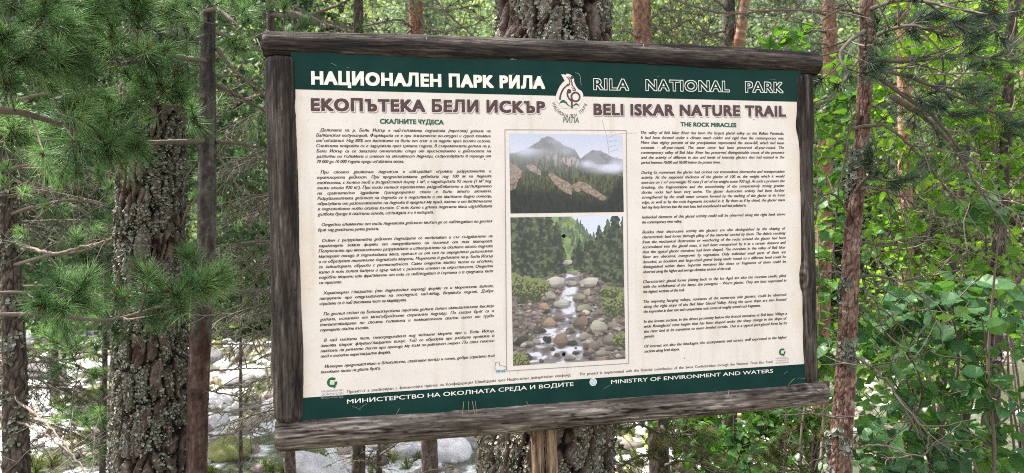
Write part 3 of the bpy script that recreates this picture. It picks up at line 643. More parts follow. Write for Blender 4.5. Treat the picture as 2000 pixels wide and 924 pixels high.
    st = [(.39,.445,.085,.035,(176,172,164)),(.52,.46,.05,.018,(150,146,140)),(.68,.455,.09,.03,(176,170,158)),(.31,.535,.055,.038,(168,160,150)),(.49,.315,.04,.02,(168,164,154)),(.43,.595,.075,.027,(166,164,154)),(.58,.555,.05,.03,(150,138,124)),(.66,.53,.035,.028,(150,138,122)),(.64,.635,.065,.03,(144,144,122)),(.645,.665,.04,.018,(180,176,160)),(.32,.725,.062,.03,(146,126,106)),(.40,.69,.06,.025,(124,114,106)),(.60,.73,.07,.038,(118,98,88)),(.76,.77,.085,.04,(156,154,140)),(.42,.845,.07,.045,(122,104,90)),(.30,.835,.035,.025,(48,45,45)),(.50,.785,.045,.018,(82,77,75)),(.24,.77,.05,.02,(66,61,60)),(.52,.87,.045,.02,(60,56,56)),(.64,.83,.055,.03,(142,132,122)),(.86,.86,.07,.03,(118,111,102)),(.27,.61,.05,.022,(156,126,110)),(.08,.84,.07,.03,(54,50,48)),(.88,.76,.05,.025,(132,120,112)),(.72,.90,.06,.025,(110,101,94)),(.8,.95,.07,.02,(140,134,124)),(.55,.94,.03,.012,(64,59,58)),(.64,.95,.03,.012,(70,64,60))]
    for k in range(620):
        v = .39 + .61*rs.rand(); u = rs.rand(); a = np.interp(v, [.37, .5, .7, 1], [.47, .44, .32, .10]); b_ = np.interp(v, [.37, .5, .7, 1], [.60, .57, .57, .64])
        if a < u < b_ and rs.rand() < .88: continue
        if v < .385 + (.2*(.4 - u) if u < .4 else 0) + (.42*(u - .66) if u > .66 else 0): continue
        s = (.006 + .017*rs.rand()**2*1.3)*(.5 + 1.2*(v - .35)); st.append((u, v, s*(1 + .6*rs.rand()), s*.62, [(142, 132, 126), (112, 102, 97), (86, 78, 75), (164, 156, 148), (132, 110, 100), (62, 56, 54)][rs.randint(6)]))
    st.sort(key=lambda q: q[1] + q[3])
    for (u, v, ru, rv, c) in st:
        i0, i1 = max(0, int((u - 1.6*ru)*nu)), min(nu, int((u + 1.6*ru)*nu) + 2); j0, j1 = max(0, int((v - 1.6*rv)*nv)), min(nv, int((v + 1.8*rv)*nv) + 2)
        if i1 <= i0 or j1 <= j0: continue
        x = (U[j0:j1, i0:i1] - u)/ru; y = (V[j0:j1, i0:i1] - v)/rv; an = np.arctan2(y, x); p1, p2, p3 = 6.28*rs.rand(3); r = np.sqrt(x*x + y*y)*(1 + .12*np.sin(2*an + p1) + .09*np.sin(3*an + p2) + .05*np.sin(5*an + p3)) + .10*(noise2(x*2.5, y*2.5, int(u*9999), 3) - .5)
        S_ = C[j0:j1, i0:i1]; sh = sstep(1.3, .85, np.sqrt((x - .1)**2 + ((y - .55)/.75)**2)); S_ = mixc(S_, lin((42, 38, 37)), .7*sh)
        k = sstep(1.04, .94, r); lit = np.clip(.92 - .34*y + .18*np.sin(2*x + p1) + .5*(noise2(x*3, y*3, int(v*9999), 4) - .5), .28, 1.35)*np.where(y > .45, .62, 1); C[j0:j1, i0:i1] = S_*(1 - k[..., None]) + (lin(c)*lit[..., None])*k[..., None]
    for (u, v, ru, rv, s) in ((.16, .49, .17, .085, 3), (.03, .46, .08, .08, 4), (.93, .61, .15, .10, 6), (.99, .87, .1, .06, 9), (.04, .97, .10, .06, 12), (.86, .53, .10, .04, 15)):
        k = sstep(1.1, .9, ((U - u)/ru)**2 + ((V - v)/rv)**2 + 1.6*(n(34, s) - .5)); f = mixc(one*lin((58, 66, 42)), lin((126, 132, 84)), sstep(.42, .60, n(95, s + 2, 3) - .25*(V - v)/rv)); C = over(C, k, f)
    return mixc(C, lin((150, 150, 150)), 0*U + .06)
def picture(C, x0, x1, zt, zb):
    nv, nu = C.shape[:2]; X, Z = np.meshgrid(np.linspace(x0, x1, nu)/1000, np.linspace(zt, zb, nv)/1000); m = MB()
    m.add(np.stack([X, panel_y(X, Z) + layer(1), Z], -1), grid_faces(nv, nu)[:, ::-1], 0, .5, np.clip(C*1.02, 0, 1).reshape(-1, 3)); return m.build('picture', M_PICT, panel)
picture(picture_mountain(), -163, 156.5, 269, 57)['label'] = 'printed photograph of a forested mountain with fog and scree'
picture(picture_stream(), -163.5, 154, 46.5, -348)['label'] = 'printed photograph of a rocky stream between conifers'
for c in ((-16.9, -5.7), (-22.9, -324.9)): m = MB(); disc(m, c, 5.2, 2, 0, 20); m.build('drill_hole', M_HOLE, panel, smooth=False)
m = MB()
disc(m, (560, 318), 1.4, 1, 0, 8); disc(m, (330, -356), 1.6, 1, 0, 8); disc(m, (-230, 200), 1.2, 1, 0, 8); disc(m, (-640, 250), 1.4, 1, 0, 8)
m.build('specks', M_HOLE, panel, smooth=False)['kind'] = 'stuff'
# scratches on the vinyl and dirt specks
rs = random.Random(3); m = MB()
for k in range(11):
    x = rs.choice([rs.uniform(-690, -560), rs.uniform(600, 690), rs.uniform(-600, 600)]); z = rs.choice([rs.uniform(400, 440), rs.uniform(-436, -420)]); a = rs.uniform(-.6, .9); l = rs.uniform(4, 26)
    stroke(m, [(x, z), (x + l*math.cos(a)*.5, z + l*math.sin(a)*.5 + 1), (x + l*math.cos(a), z + l*math.sin(a))], .32, 1.7, 0, 6)
for pts in ([(98, 310), (112, 255), (117, 205)], [(117, 262), (146, 272), (200, 275)], [(116, 250), (140, 254)], [(117, 236), (136, 240)], [(119, 222), (146, 231)], [(-70, 425), (-92, 408), (-97, 392)], [(24, 436), (36, 430), (40, 402)]): stroke(m, pts, .7, 1.7, 1 if pts[0][1] < 330 else 0, 12)
m.build('scratch', [m_flat('scratch_pale', (.5, .52, .46)), m_flat('scratch_dark', (.33, .30, .27))], panel, smooth=False)['kind'] = 'stuff'
for k in range(9): pass
# split support post below the frame, standing on the ground in front of the big trunk
for x, r, sd, hf in ((-.085, .0178, 51, None), (-.0475, .0168, 57, None)):
    log((x, .052, -.505), (x + .002, .052, -1.75), [(0, r), (.25, r*1.02), (1, r*1.1)], sd, sign, mat=M_POST, name='support_post', tint0=.40 if sd == 51 else .48, L=200, nth=48, knots=[(.17, 4.6, .02, .005), (.05, 3.9, .012, -.004)] if sd == 51 else [(.10, 5.2, .025, .004)], crack=1.0, bend=(.006, .010))
log((-.130, .048, -.510), (-.098, .056, -.560), [(0, .014), (1, .004)], 63, sign, mat=M_POST, name='wedge', tint0=.30, L=24, nth=20)
# dead pine needles caught on the logs and the panel edge
rs = random.Random(8)
M_DEAD = m_tint('dead_needles', [(0, (.28, .18, .10)), (1, (.55, .42, .28))], .7)
def needle_fan(m, p, axis, L, n, rs, width=.0012, lo=.25, hi=1.15, back=.05, mat=0, bud=1, droop=.12):
    """tufts: p (K,3) shoot ends, axis (K,3); n needles each in one brush"""
    p = np.asarray(p, float).reshape(-1, 3); axis = unit(np.asarray(axis, float).reshape(-1, 3)); K = len(p)
    if K == 0: return
    ax_ = np.repeat(axis, n, 0); b0 = np.repeat(p, n, 0); N = K*n; u = rs.rand(N)
    r = unit(rs.normal(size=(N, 3))); pe = unit(r - ax_*(r*ax_).sum(1)[:, None])
    ang = (lo + (hi - lo)*(u**.8))*(.75 + .5*rs.rand(N)); d = ax_*np.cos(ang)[:, None] + pe*np.sin(ang)[:, None]
    Ls = np.broadcast_to(np.asarray(L, float), (K,)); ln = np.repeat(Ls, n)*(.72 + .4*rs.rand(N)); base = b0 - ax_*(u*back*np.repeat(Ls, n)/.08)[:, None]
    sd = unit(np.cross(d, unit(rs.normal(size=(N, 3)))))*(width/2)
    bend = unit(rs.normal(size=(N, 3)))*(ln*.05)[:, None]; bend[:, 2] -= ln*droop*.5
    mid = base + d*(ln*.5)[:, None] - bend*.3; tip = base + d*ln[:, None] + bend
    V = np.stack([base - sd, base + sd, mid - sd*.9, mid + sd*.9, tip], 1).reshape(-1, 3); i = np.arange(N)*5
    tt = np.clip(np.repeat(.05 + .85*rs.rand(K)**1.3, n) + .4*(rs.rand(N) - .5), 0, 1); T = np.repeat(tt, 5); T[0::5] -= .25; T[1::5] -= .25; T = np.clip(T, 0, 1); T[4::5] = np.clip(T[4::5] + .12, 0, 1)
    m.add(V, [np.stack([i, i + 1, i + 3, i + 2], 1), np.stack([i + 2, i + 3, i + 4], 1)], mat, T)
    if bud:                                    # brown scaly bud and sheaths in the middle of the brush
        nb = 16; r = unit(rs.normal(size=(K*nb, 3))); a2 = np.repeat(axis, nb, 0); pe = unit(r - a2*(r*a2).sum(1)[:, None]); q = np.repeat(p, nb, 0); l2 = np.repeat(Ls, nb)*(.10 + .13*rs.rand(K*nb))
        dd = unit(a2*.7 + pe*.75); s2 = np.cross(dd, a2); s2 = unit(s2)*.0026; V = np.stack([q - s2 - a2*.004, q + s2 - a2*.004, q + dd*l2[:, None]], 1).reshape(-1, 3); i = np.arange(K*nb)*3
        m.add(V, np.stack([i, i + 1, i + 2], 1), bud, np.repeat(rs.rand(K*nb), 3))

def bough(tree, path, n, Ls, seed, tuft=(.08, 80), mats=None, r0=.011, t0=.15, up=.25, sub=1.6, spread=.9, width=.0013, bare=.0, hi=1.15, back=.05, sc_r=1.0, face=.0):
    rs = np.random.RandomState(seed); pts = smooth_path(path, 40); ln = np.linalg.norm(np.diff(pts, axis=0), axis=1).sum()
    pts = pts + (.012*(fbm(pts*9, 2, seed)[:, None] - .5))
    br = MB(); br.tube(pts, np.linspace(r0, .0032, 40)*(1 + .12*np.sin(np.arange(40)*2.1)), 7, 0, .45 + .2*rs.rand())
    tp, ta = [], []
    def shoot(o, d, l, lev):
        k = 6; q = [o]; dd = d.copy()
        for i in range(k): dd = unit(dd + np.array((0, 0, up*.16)) + .13*rs.normal(size=3)); q.append(q[-1] + dd*l/k)
        q = np.array(q); br.tube(q, np.linspace(.0034 if lev == 0 else .0026, .0019, k + 1)*sc_r, 5, 0, .3 + .5*rs.rand())
        if rs.rand() > bare: tp.append(q[-1]); ta.append(unit(q[-1] - q[-2]))
        if lev < 1:
            for s in range(rs.poisson(sub)):
                j = rs.randint(2, k); d2 = unit(unit(q[j] - q[j-1]) + spread*.8*unit(rs.normal(size=3))); shoot(q[j], d2, l*(.35 + .4*rs.rand()), 1)
    for i in range(n):
        t = t0 + (1 - t0)*((i + rs.rand())/n); j = min(int(t*39), 38); tg = unit(pts[j+1] - pts[j]); side = unit(np.cross(tg, (0, 0, 1)))*(1 if i % 2 else -1)
        d = unit(tg*.8 + spread*side*(.5 + .5*rs.rand()) + np.array((0, -face, up*(rs.rand() - .25))) + .35*rs.normal(size=3)); shoot(pts[j], d, Ls*(.55 + .6*rs.rand())*(1.15 - .6*t), 0)
    tp.append(pts[-1]); ta.append(unit(pts[-1] - pts[-2]))
    b_ = br.build('branch', mats[0], tree)
    nm = MB(); L = tuft[0]*(.8 + .4*rs.rand(len(tp)))
    if len(tp): needle_fan(nm, np.array(tp), np.array(ta), L, tuft[1], rs, width, .2, hi, back)
    nd = nm.build('needles', [mats[1], mats[2]], b_, smooth=False); nd['kind'] = 'stuff'
    return b_
def bare_branch(tree, path, seed, r0=.008, r1=.002, n=8, l=.25, mat=None, lev=1, curl=.5, name='branch'):
    rs = np.random.RandomState(seed); pts = smooth_path(path, 30); pts = pts + .03*l*(rs.normal(size=pts.shape))*.3
    br = MB(); br.tube(pts, np.linspace(r0, r1, 30), 6, 0, .4 + .3*rs.rand())
    def tw(o, d, l, lv):
        k = 7; q = [o]; dd = d.copy(); ben = unit(rs.normal(size=3))*curl*.35
        for i in range(k): dd = unit(dd + ben*.35 + .16*rs.normal(size=3)); q.append(q[-1] + dd*l/k)
        q = np.array(q); br.tube(q, np.linspace(.0026, .0011, k + 1)*(1 if lv else .8), 4, 0, .3 + .5*rs.rand())
        if lv:
            for s in range(rs.poisson(2.2)): j = rs.randint(1, k); tw(q[j], unit(unit(q[j+1] - q[j]) + 1.0*unit(rs.normal(size=3))), l*.5, lv - 1)
    for i in range(n):
        j = rs.randint(3, 29); tg = unit(pts[j+1 if j < 29 else j] - pts[j-1]); tw(pts[j], unit(tg*.5 + unit(rs.normal(size=3))), l*(.4 + .8*rs.rand()), lev)
    return br.build(name, mat, tree)
def spruce_bough(tree, path, n, Ls, seed, mats, hang=.7, dens=150, nl=.016, r0=.012, width=.0016):
    rs = np.random.RandomState(seed); pts = smooth_path(path, 30); br = MB(); br.tube(pts, np.linspace(r0, .004, 30), 6, 0, .4)
    B, D = [], []
    def tw(o, d, l, lv):
        k = 8; q = [o]; dd = d.copy()
        for i in range(k): dd = unit(dd + np.array((0, 0, -hang*.10)) + .07*rs.normal(size=3)); q.append(q[-1] + dd*l/k)
        q = np.array(q); br.tube(q, np.linspace(.0032, .0015, k + 1), 4, 0, .4); c = int(l*dens*2.4); t = rs.rand(c)*k; i = np.minimum(t.astype(int), k - 1); f = (t - i)[:, None]
        B.append(q[i]*(1 - f) + q[i+1]*f); D.append(unit(q[i+1] - q[i]))
        if lv:
            for s in range(2 + rs.poisson(3)):
                j = rs.randint(1, k); tw(q[j], unit(unit(q[j+1] - q[j])*.8 + unit(np.cross(q[j+1] - q[j], (0, 0, 1)))*rs.choice([-1, 1])*.8 + .15*rs.normal(size=3)), l*(.25 + .3*rs.rand()), lv - 1)
    for i in range(n):
        t = .1 + .9*(i + rs.rand())/n; j = min(int(t*29), 28); tg = unit(pts[j+1] - pts[j]); sd = unit(np.cross(tg, (0, 0, 1)))*(1 if i % 2 else -1)
        tw(pts[j], unit(tg*.7 + sd*.8 + np.array((0, 0, -.2*hang)) + .15*rs.normal(size=3)), Ls*(.5 + .6*rs.rand())*(1.1 - .5*t), 1)
    b_ = br.build('branch', mats[0], tree); B = np.concatenate(B); D = np.concatenate(D); N = len(B)
    r = unit(rs.normal(size=(N, 3))); r[:, 2] += .25; pe = unit(r - D*(r*D).sum(1)[:, None]); d = unit(D*.75 + pe); l = nl*(.7 + .5*rs.rand(N)); sd = unit(np.cross(d, rs.normal(size=(N, 3))))*width/2
    V = np.stack([B - sd, B + sd, B + d*l[:, None]], 1).reshape(-1, 3); i = np.arange(N)*3; nm = MB(); nm.add(V, np.stack([i, i + 1, i + 2], 1), 0, np.repeat(rs.rand(N), 3)); nm.build('needles', mats[1], b_, smooth=False)['kind'] = 'stuff'
    return b_

def axis_from(tbl, d, zb, zt, tx=None, rtop=.4):
    """tbl rows (pixel row, middle, width); gives interpolators for x, y, r over z"""
    T = sorted([(CAM_Z - (py - 462)/FPX*d, (cx - 1000)/FPX*d, wd/2/FPX*d) for py, cx, wd in tbl]); z = [a[0] for a in T]; x = [a[1] for a in T]; r = [a[2] for a in T]
    sl = (x[1] - x[0])/(z[1] - z[0]) if len(z) > 1 else 0; su = (x[-1] - x[-2])/(z[-1] - z[-2]) if len(z) > 1 else 0
    sl = max(-.25, min(.25, sl)); su = max(-.12, min(.12, su))
    zz = [zb] + z + [zt]; xx = [x[0] + sl*(zb - z[0])] + x + [x[-1] + su*(zt - z[-1])]; rr = [r[0]*1.18] + r + [r[-1]*rtop]
    return lambda q: np.interp(q, zz, xx), lambda q: np.interp(q, zz, rr)
def trunk(tree, tbl, d, seed, mat, zt=9., depth=.012, cell=(.045, .13), nth=160, dz=.006, zvis=(.2, 3.0), lich=None, kind='plate', sway=.0, low=None):
    x_, r_ = axis_from(tbl, d, 0, zt); xb = float(x_(0)); zb = float(H(xb, d)) - .15
    x_, r_ = axis_from(tbl, d, zb, zt)
    zs = np.concatenate([np.linspace(zb, zvis[0], 14)[:-1], np.arange(zvis[0], zvis[1], dz), np.linspace(zvis[1], zt, 40)])
    th = np.arange(nth)/nth*2*np.pi; Z, TH = np.meshgrid(zs, th, indexing='ij'); cs, sn = np.cos(TH), np.sin(TH); R0 = r_(zs)[:, None]*np.ones_like(TH); rm = float(np.mean(R0))
    lo = fbm(np.stack([cs*1.5, sn*1.5, Z*1.6], -1), 3, seed) - .5
    nu = max(4, int(round(2*np.pi*rm/cell[0]))); wob = 1.3*(fbm(np.stack([cs*2.5, sn*2.5, Z*7], -1), 3, seed + 3) - .5)
    u = TH/(2*np.pi)*nu + wob*(.9); u = np.mod(u, nu); v = Z/cell[1] + 1.6*wob
    f1, f2, cid = worley(u, v, nu, seed); gap = f2 - f1
    fine = fbm(np.stack([cs*rm*55, sn*rm*55, Z*38], -1), 3, seed + 8); fl = fbm(np.stack([cs*rm*110, sn*rm*110, Z*75], -1), 2, seed + 12)
    plate = sstep(.02, .30, gap)
    if kind == 'smooth': disp = .0016*(fine - .5)*2 + .0008*(fl - .5); tint = .45 + .6*(fine - .5) + .35*(fl - .5) + .7*lo + .5*(fbm(np.stack([cs*2, sn*2, Z*16], -1), 3, seed + 5) - .5)
    elif kind == 'flake':
        g1, g2, gid = worley(np.mod(u*1.0 + 2.2*wob + 3*(fine - .5), nu), v*.7 + 4*(fine - .5), nu, seed + 40); p2 = sstep(.0, .16, g2 - g1)
        disp = depth*(plate*(.25 + .35*cid) + p2*.35*gid - .5) + depth*.8*(fine - .5); tint = .22 + .16*plate + .12*p2 + .30*(gid - .5) + .25*(cid - .5) + .75*(fine - .5) + .3*(fl - .5)
    else:
        g1, g2, gid = worley(np.mod(u*2 + 1.1*wob + 1.2*(fine - .5), 2*nu), v*2.6 + 1.5*(fine - .5), 2*nu, seed + 40); p2 = sstep(.0, .22, g2 - g1)
        disp = depth*(plate*(.7 + .3*cid) - .75) + depth*.30*(p2*(.5 + .5*gid) - .5) + depth*.75*(fine - .5) + depth*.4*(fl - .5); tint = .04 + .36*plate + .14*p2 + .16*(gid - .5) + .2*(cid - .5) + .65*(fine - .5) + .3*(fl - .5)
    R = R0*(1 + .10*lo) + disp; X = x_(zs)[:, None] + R*cs + sway*np.sin(zs*1.7 + seed)[:, None]; Y = d + R*sn
    m = MB(); m.add(np.stack([X, Y, Z], -1), [grid_faces(len(zs), nth, True), np.arange(nth)[None]], 0, np.clip(tint, 0, 1).ravel())
    if low:                                    # redder furrowed bark takes over on the lower stem
        F0 = m.F[0][0]; zz_ = (Z + .22*(fbm(np.stack([cs*3, sn*3, Z*5], -1), 3, seed + 50) - .5)).ravel(); lw = zz_[F0].mean(1) < low[0]; m.F[0] = (F0[~lw], 0); m.F.insert(1, (F0[lw], 1)); mat = [mat, low[1]]
    o = m.build('trunk', mat, tree)
    if lich:
        rs = np.random.RandomState(seed + 77); P_ = np.stack([X, Y, Z], -1).reshape(-1, 3); nrm = np.stack([cs, sn, 0*cs], -1).reshape(-1, 3)
        mask = sstep(lich[1], lich[1] + .16, fbm(P_*np.array((13, 13, 9)), 3, seed + 31))*(.25 + .75*plate.ravel())*((P_[:, 2] > zvis[0]) & (P_[:, 2] < zvis[1])); mask = mask*(1 - .6*sstep(.2, .9, nrm[:, 1])); idx = rs.choice(len(P_), lich[0], p=mask/mask.sum())
        lichen(o, P_[idx], nrm[idx], rs, lich[2])
    return o, x_, r_
def lichen(parent, p, n, rs, size, mat=None):
    K = len(p); s = size*(.45 + .9*rs.rand(K)**1.5); t1 = unit(np.cross(n, rs.normal(size=(K, 3)))); t2 = np.cross(n, t1); tilt = .55*rs.normal(size=(K, 2))
    p = p + unit(rs.normal(size=(K, 3)))*.003; m = 7; a = np.arange(m)/m*2*np.pi
    rad = s[:, None]*(.5 + .75*rs.rand(K, m)); h = s[:, None]*(.15 + .55*rs.rand(K, m))
    ring = p[:, None] + rad[..., None]*(np.cos(a)[None, :, None]*t1[:, None] + np.sin(a)[None, :, None]*t2[:, None]) + n[:, None]*(h + rad*(tilt[:, :1]*np.cos(a) + tilt[:, 1:]*np.sin(a)))[..., None]
    V = np.concatenate([(p + n*.0008)[:, None], ring], 1).reshape(-1, 3); i = (np.arange(K)*(m + 1))[:, None]; j = np.arange(m)[None]
    F = np.stack([i + 0*j, i + 1 + j, i + 1 + (j + 1) % m], -1).reshape(-1, 3); mb = MB(); mb.add(V, F, 0, np.repeat(rs.rand(K), m + 1)); o = mb.build('lichen', M_LICHEN, parent, smooth=False); o['kind'] = 'stuff'; return o
def crown(tree, c, rad, n, seed, mat, L=.22, blades=22, width=.011, zmin=3.6, name='crown', limb=None):
    rs = np.random.RandomState(seed); c = np.asarray(c, float); rad = np.asarray(rad, float); q = rs.normal(size=(n*3, 3)); q = unit(q)*(rs.rand(n*3, 1)**.4); cl = fbm(q*3.1 + seed, 3, seed); q = q[np.argsort(-cl)[:n*2]][:n]
    p = c + q*rad; p = p[p[:, 2] > zmin]; m = MB(); needle_fan(m, p, unit(q[:len(p)]*.6 + .6*rs.normal(size=(len(p), 3)) + np.array((0, 0, .3))), L, blades, rs, width, .2, 1.4, .08, 0, 0, .1)
    return m.build(name, mat, tree, smooth=False)

# leaves ------------------------------------------------------------
LEAF_O = np.array([(0, 0), (.30, .02), (.46, .22), (.50, .30), (.52, .45), (.44, .62), (.36, .74), (.22, .86), (.10, .93), (0, 1.06), (-.10, .93), (-.22, .86), (-.36, .74), (-.44, .62), (-.52, .45), (-.50, .30), (-.46, .22), (-.30, .02)])
LEAF_O = LEAF_O*np.array((.86, 1)) + np.array([(0, 0)] + [(.02*(-1)**k, .012*(-1)**k) for k in range(17)])
def leaves(m, p, d, nrm, size, rs, tint, simple=False):
    K = len(p); d = unit(d); nrm = unit(nrm - d*(nrm*d).sum(1)[:, None]); s = np.cross(d, nrm); o = LEAF_O if not simple else LEAF_O[[0, 2, 4, 6, 9, 12, 14, 16]]; n = len(o)
    size = np.broadcast_to(size, (K,))*(.6 + .6*rs.rand(K)); fold = (.10 + .30*rs.rand(K)); curl = .35*rs.normal(size=K)*.6 - .12
    out = p[:, None] + size[:, None, None]*(o[None, :, :1]*s[:, None] + o[None, :, 1:]*d[:, None] + nrm[:, None]*(np.abs(o[:, 0])[None]*fold[:, None] + curl[:, None]*(o[:, 1]**2)[None] + .04*np.sin(9*o[:, 1] + 3)[None]*np.sign(o[:, 0])[None])[..., None])
    mid = p[:, None] + size[:, None, None]*(np.array((.33, .66))[None, :, None]*d[:, None] + nrm[:, None]*(curl[:, None]*np.array((.1, .43))[None])[..., None]); V = np.concatenate([out, mid], 1).reshape(-1, 3); st = n + 2; i = (np.arange(K)*st)[:, None]
    half = n//2; a, b_ = n, n + 1; tri = []
    for k in range(n):
        k2 = (k + 1) % n; y = (o[k, 1] + o[k2, 1])/2; tri.append((k, k2, a if y < .5 else b_))
    for k in range(n):                                # close the fan between the two midrib points
        k2 = (k + 1) % n; y1 = (o[k-1, 1] + o[k, 1])/2; y2 = (o[k, 1] + o[k2, 1])/2
        if (y1 < .5) != (y2 < .5): tri.append((k, b_, a) if y1 < .5 else (k, a, b_))
    F = (i[:, :, None] + np.array(tri)[None]).reshape(-1, 3); m.add(V, F, 0, np.repeat(np.clip(tint, 0, 1), st))
def bush(name, label, base, vols, seed, size=.085, nst=6, mats=None, dens=1.0, cat='shrub', group=None, r0=.012, up=.75, simple=False, per=7):
    """vols: list of (centre, radii, twigs); stems rise from base, twigs end in the volumes, leaves sit along the twigs"""
    rs = np.random.RandomState(seed); base = np.asarray(base, float); base[2] = float(H(base[0], base[1])); t = thing(name, label, cat, base, group); stems = []
    for k in range(nst):
        c, rd, _ = vols[k % len(vols)]; e = np.asarray(c) + np.asarray(rd)*rs.uniform(-.7, .7, 3); e[2] = c[2] + abs(rd[2])*rs.uniform(.1, .9); b0 = base + np.array((rs.normal()*.10, rs.normal()*.10, -.1)); h = (e - b0)
        q = smooth_path([b0, b0 + h*.35 + np.array((rs.normal()*.1, rs.normal()*.1, .1)), b0 + h*.7 + rs.normal(size=3)*.08, e], 22); stems.append(q); m = MB(); m.tube(q, np.linspace(r0*(.7 + .6*rs.rand()), .003, 22), 7, 0, .3 + .4*rs.rand()); m.build('stem', mats[0], t)
    allp = np.concatenate([s[6:] for s in stems]); tw = MB(); lp, ld, ln_, tt = [], [], [], []
    for c, rd, n in vols:
        for k in range(int(n*dens)):
            q = unit(rs.normal(size=3))*rs.rand()**.33; e = np.asarray(c) + q*np.asarray(rd); j = np.argsort(((allp - e)**2).sum(1))[rs.randint(0, 6)]; o = allp[j]
            if np.linalg.norm(e - o) > .9: o = e + unit(o - e)*.9
            mid = (o + e)/2 + rs.normal(size=3)*.05 + np.array((0, 0, .06)); pt = smooth_path([o, mid, e], 9); tw.tube(pt, np.linspace(.003, .0012, 9), 4, 0, .3 + .4*rs.rand(), False)
            tb = .25 + .5*rs.rand()
            for i in range(per):
                f = .25 + .75*(i + rs.rand()*.6)/per; a = f*8; ia = min(int(a), 7); pp = pt[ia] + (pt[ia+1] - pt[ia])*(a - ia); tg = unit(pt[ia+1] - pt[ia]); sd = np.cross(tg, (0, 0, 1)); sd = sd/(np.linalg.norm(sd) + 1e-6)*(1 if i % 2 else -1)
                d = unit(tg*.5 + sd*.9 + np.array((0, 0, -.25)) + .35*rs.normal(size=3)); lp.append(pp + d*.012); ld.append(d); ln_.append(unit(np.array((0, 0, up)) + .42*rs.normal(size=3))); tt.append(tb + .35*(rs.rand() - .5))
    tw.build('twigs', mats[0], t)['kind'] = 'stuff'; m = MB(); leaves(m, np.array(lp), np.array(ld), np.array(ln_), size, rs, np.array(tt), simple); m.build('leaves', mats[1], t, smooth=False)['kind'] = 'stuff'
    return t
# dead needles on the logs (sign space)
def dead(m, x, y, z, a, l):
    d = np.array((math.cos(a), -.25, math.sin(a)))*l; p = np.array((x, y, z)); m.tube([p, p + d*.5 + (0, 0, .002), p + d], .0006, 4, 0, rs.random())
m = MB()
for k in range(7):
    x = rs.uniform(-.70, .72); lo = rs.random() < .9
    dead(m, x, -.034 if lo else -.018, (-.452 if lo else .520) + rs.uniform(-.006, .004), rs.choice([rs.uniform(-2.0, -1.2), rs.uniform(0, 3.1)]), rs.uniform(.012, .03))
for x in (-.30, -.288, -.278, -.27): dead(m, x, -.030, -.430, rs.uniform(-1.8, -1.4), .035)
dn = m.build('dead_needles', M_DEAD, sign); dn['kind'] = 'stuff'
COL.objects.unlink(_to); bpy.data.objects.remove(_to); bpy.data.curves.remove(_tc)
WORLD_PARTS = True

# ------------------------------------------------------------------ forest materials
M_BARK = m_tint('furrowed_bark', [(0, (.007, .0055, .005)), (.22, (.030, .021, .017)), (.45, (.088, .062, .050)), (.68, (.145, .118, .102)), (1, (.26, .23, .20))], .9, .30, 30, spec=.15, bump=.6, bscale=170)
M_LICHEN = m_tint('grey_lichen', [(0, (.085, .09, .068)), (.5, (.175, .185, .145)), (1, (.36, .375, .31))], .9, .2, 60, spec=.1)
M_GREYBARK = m_tint('smooth_grey_bark', [(0, (.016, .0135, .0125)), (.4, (.052, .044, .040)), (.65, (.105, .094, .087)), (1, (.26, .24, .225))], .8, .35, 45, spec=.2, bump=.4, bscale=90, stretch=(1, 1, 2.5))
M_REDBARK = m_tint('red_brown_bark', [(0, (.015, .009, .008)), (.4, (.060, .036, .030)), (.7, (.12, .080, .068)), (1, (.24, .19, .165))], .9, .8, 1.0, spec=.15, bump=.7, bscale=1.5, stretch=(70, 70, 14))
M_FLAKE = m_tint('flaking_bark', [(0, (.025, .014, .011)), (.3, (.098, .052, .038)), (.55, (.19, .120, .094)), (.8, (.31, .22, .18)), (1, (.48, .41, .36))], .85, .3, 40, spec=.2, bump=.4, bscale=150)
M_ORANGE = m_tint('orange_pine_bark', [(0, (.05, .028, .02)), (.35, (.18, .095, .062)), (.65, (.30, .175, .115)), (1, (.44, .33, .25))], .85, .4, 25, spec=.2, bump=.4, bscale=80)
M_DARKBARK = m_tint('dark_bark', [(0, (.02, .016, .013)), (.5, (.075, .058, .048)), (1, (.19, .165, .145))], .9, .4, 30, spec=.15, bump=.5, bscale=80)
M_TWIG = m_tint('twig_bark', [(0, (.035, .028, .024)), (.5, (.12, .095, .078)), (1, (.28, .24, .20))], .85, .3, 60, spec=.2)
M_STEM = m_tint('hazel_bark', [(0, (.035, .027, .02)), (.5, (.11, .085, .065)), (1, (.24, .20, .16))], .8, .3, 40, spec=.2)
M_NEEDLE = m_tint('long_pine_needles', [(0, (.018, .045, .016)), (.45, (.085, .18, .060)), (.8, (.185, .315, .125)), (1, (.34, .43, .24))], .5, 0, 1, .32, (1.25, 1.35, .9), spec=.3)
M_NEEDLE_D = m_tint('short_dark_needles', [(0, (.018, .040, .022)), (.5, (.045, .088, .050)), (1, (.10, .16, .09))], .55, 0, 1, .22, spec=.35)
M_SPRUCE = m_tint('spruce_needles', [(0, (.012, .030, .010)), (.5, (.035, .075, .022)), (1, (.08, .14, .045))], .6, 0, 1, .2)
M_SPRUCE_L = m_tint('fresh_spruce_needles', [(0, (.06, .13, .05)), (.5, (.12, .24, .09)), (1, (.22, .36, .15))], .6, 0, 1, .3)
M_OLIVE = m_tint('olive_needles', [(0, (.035, .05, .014)), (.5, (.085, .11, .032)), (1, (.20, .16, .07))], .6, 0, 1, .3)
M_BUD = m_tint('brown_buds', [(0, (.12, .045, .018)), (1, (.36, .17, .07))], .6)
M_LEAF = m_tint('broad_leaves', [(0, (.026, .085, .018)), (.5, (.056, .155, .032)), (1, (.13, .26, .052))], .42, .25, 55, .48, (2.0, 1.7, .55), spec=.45)
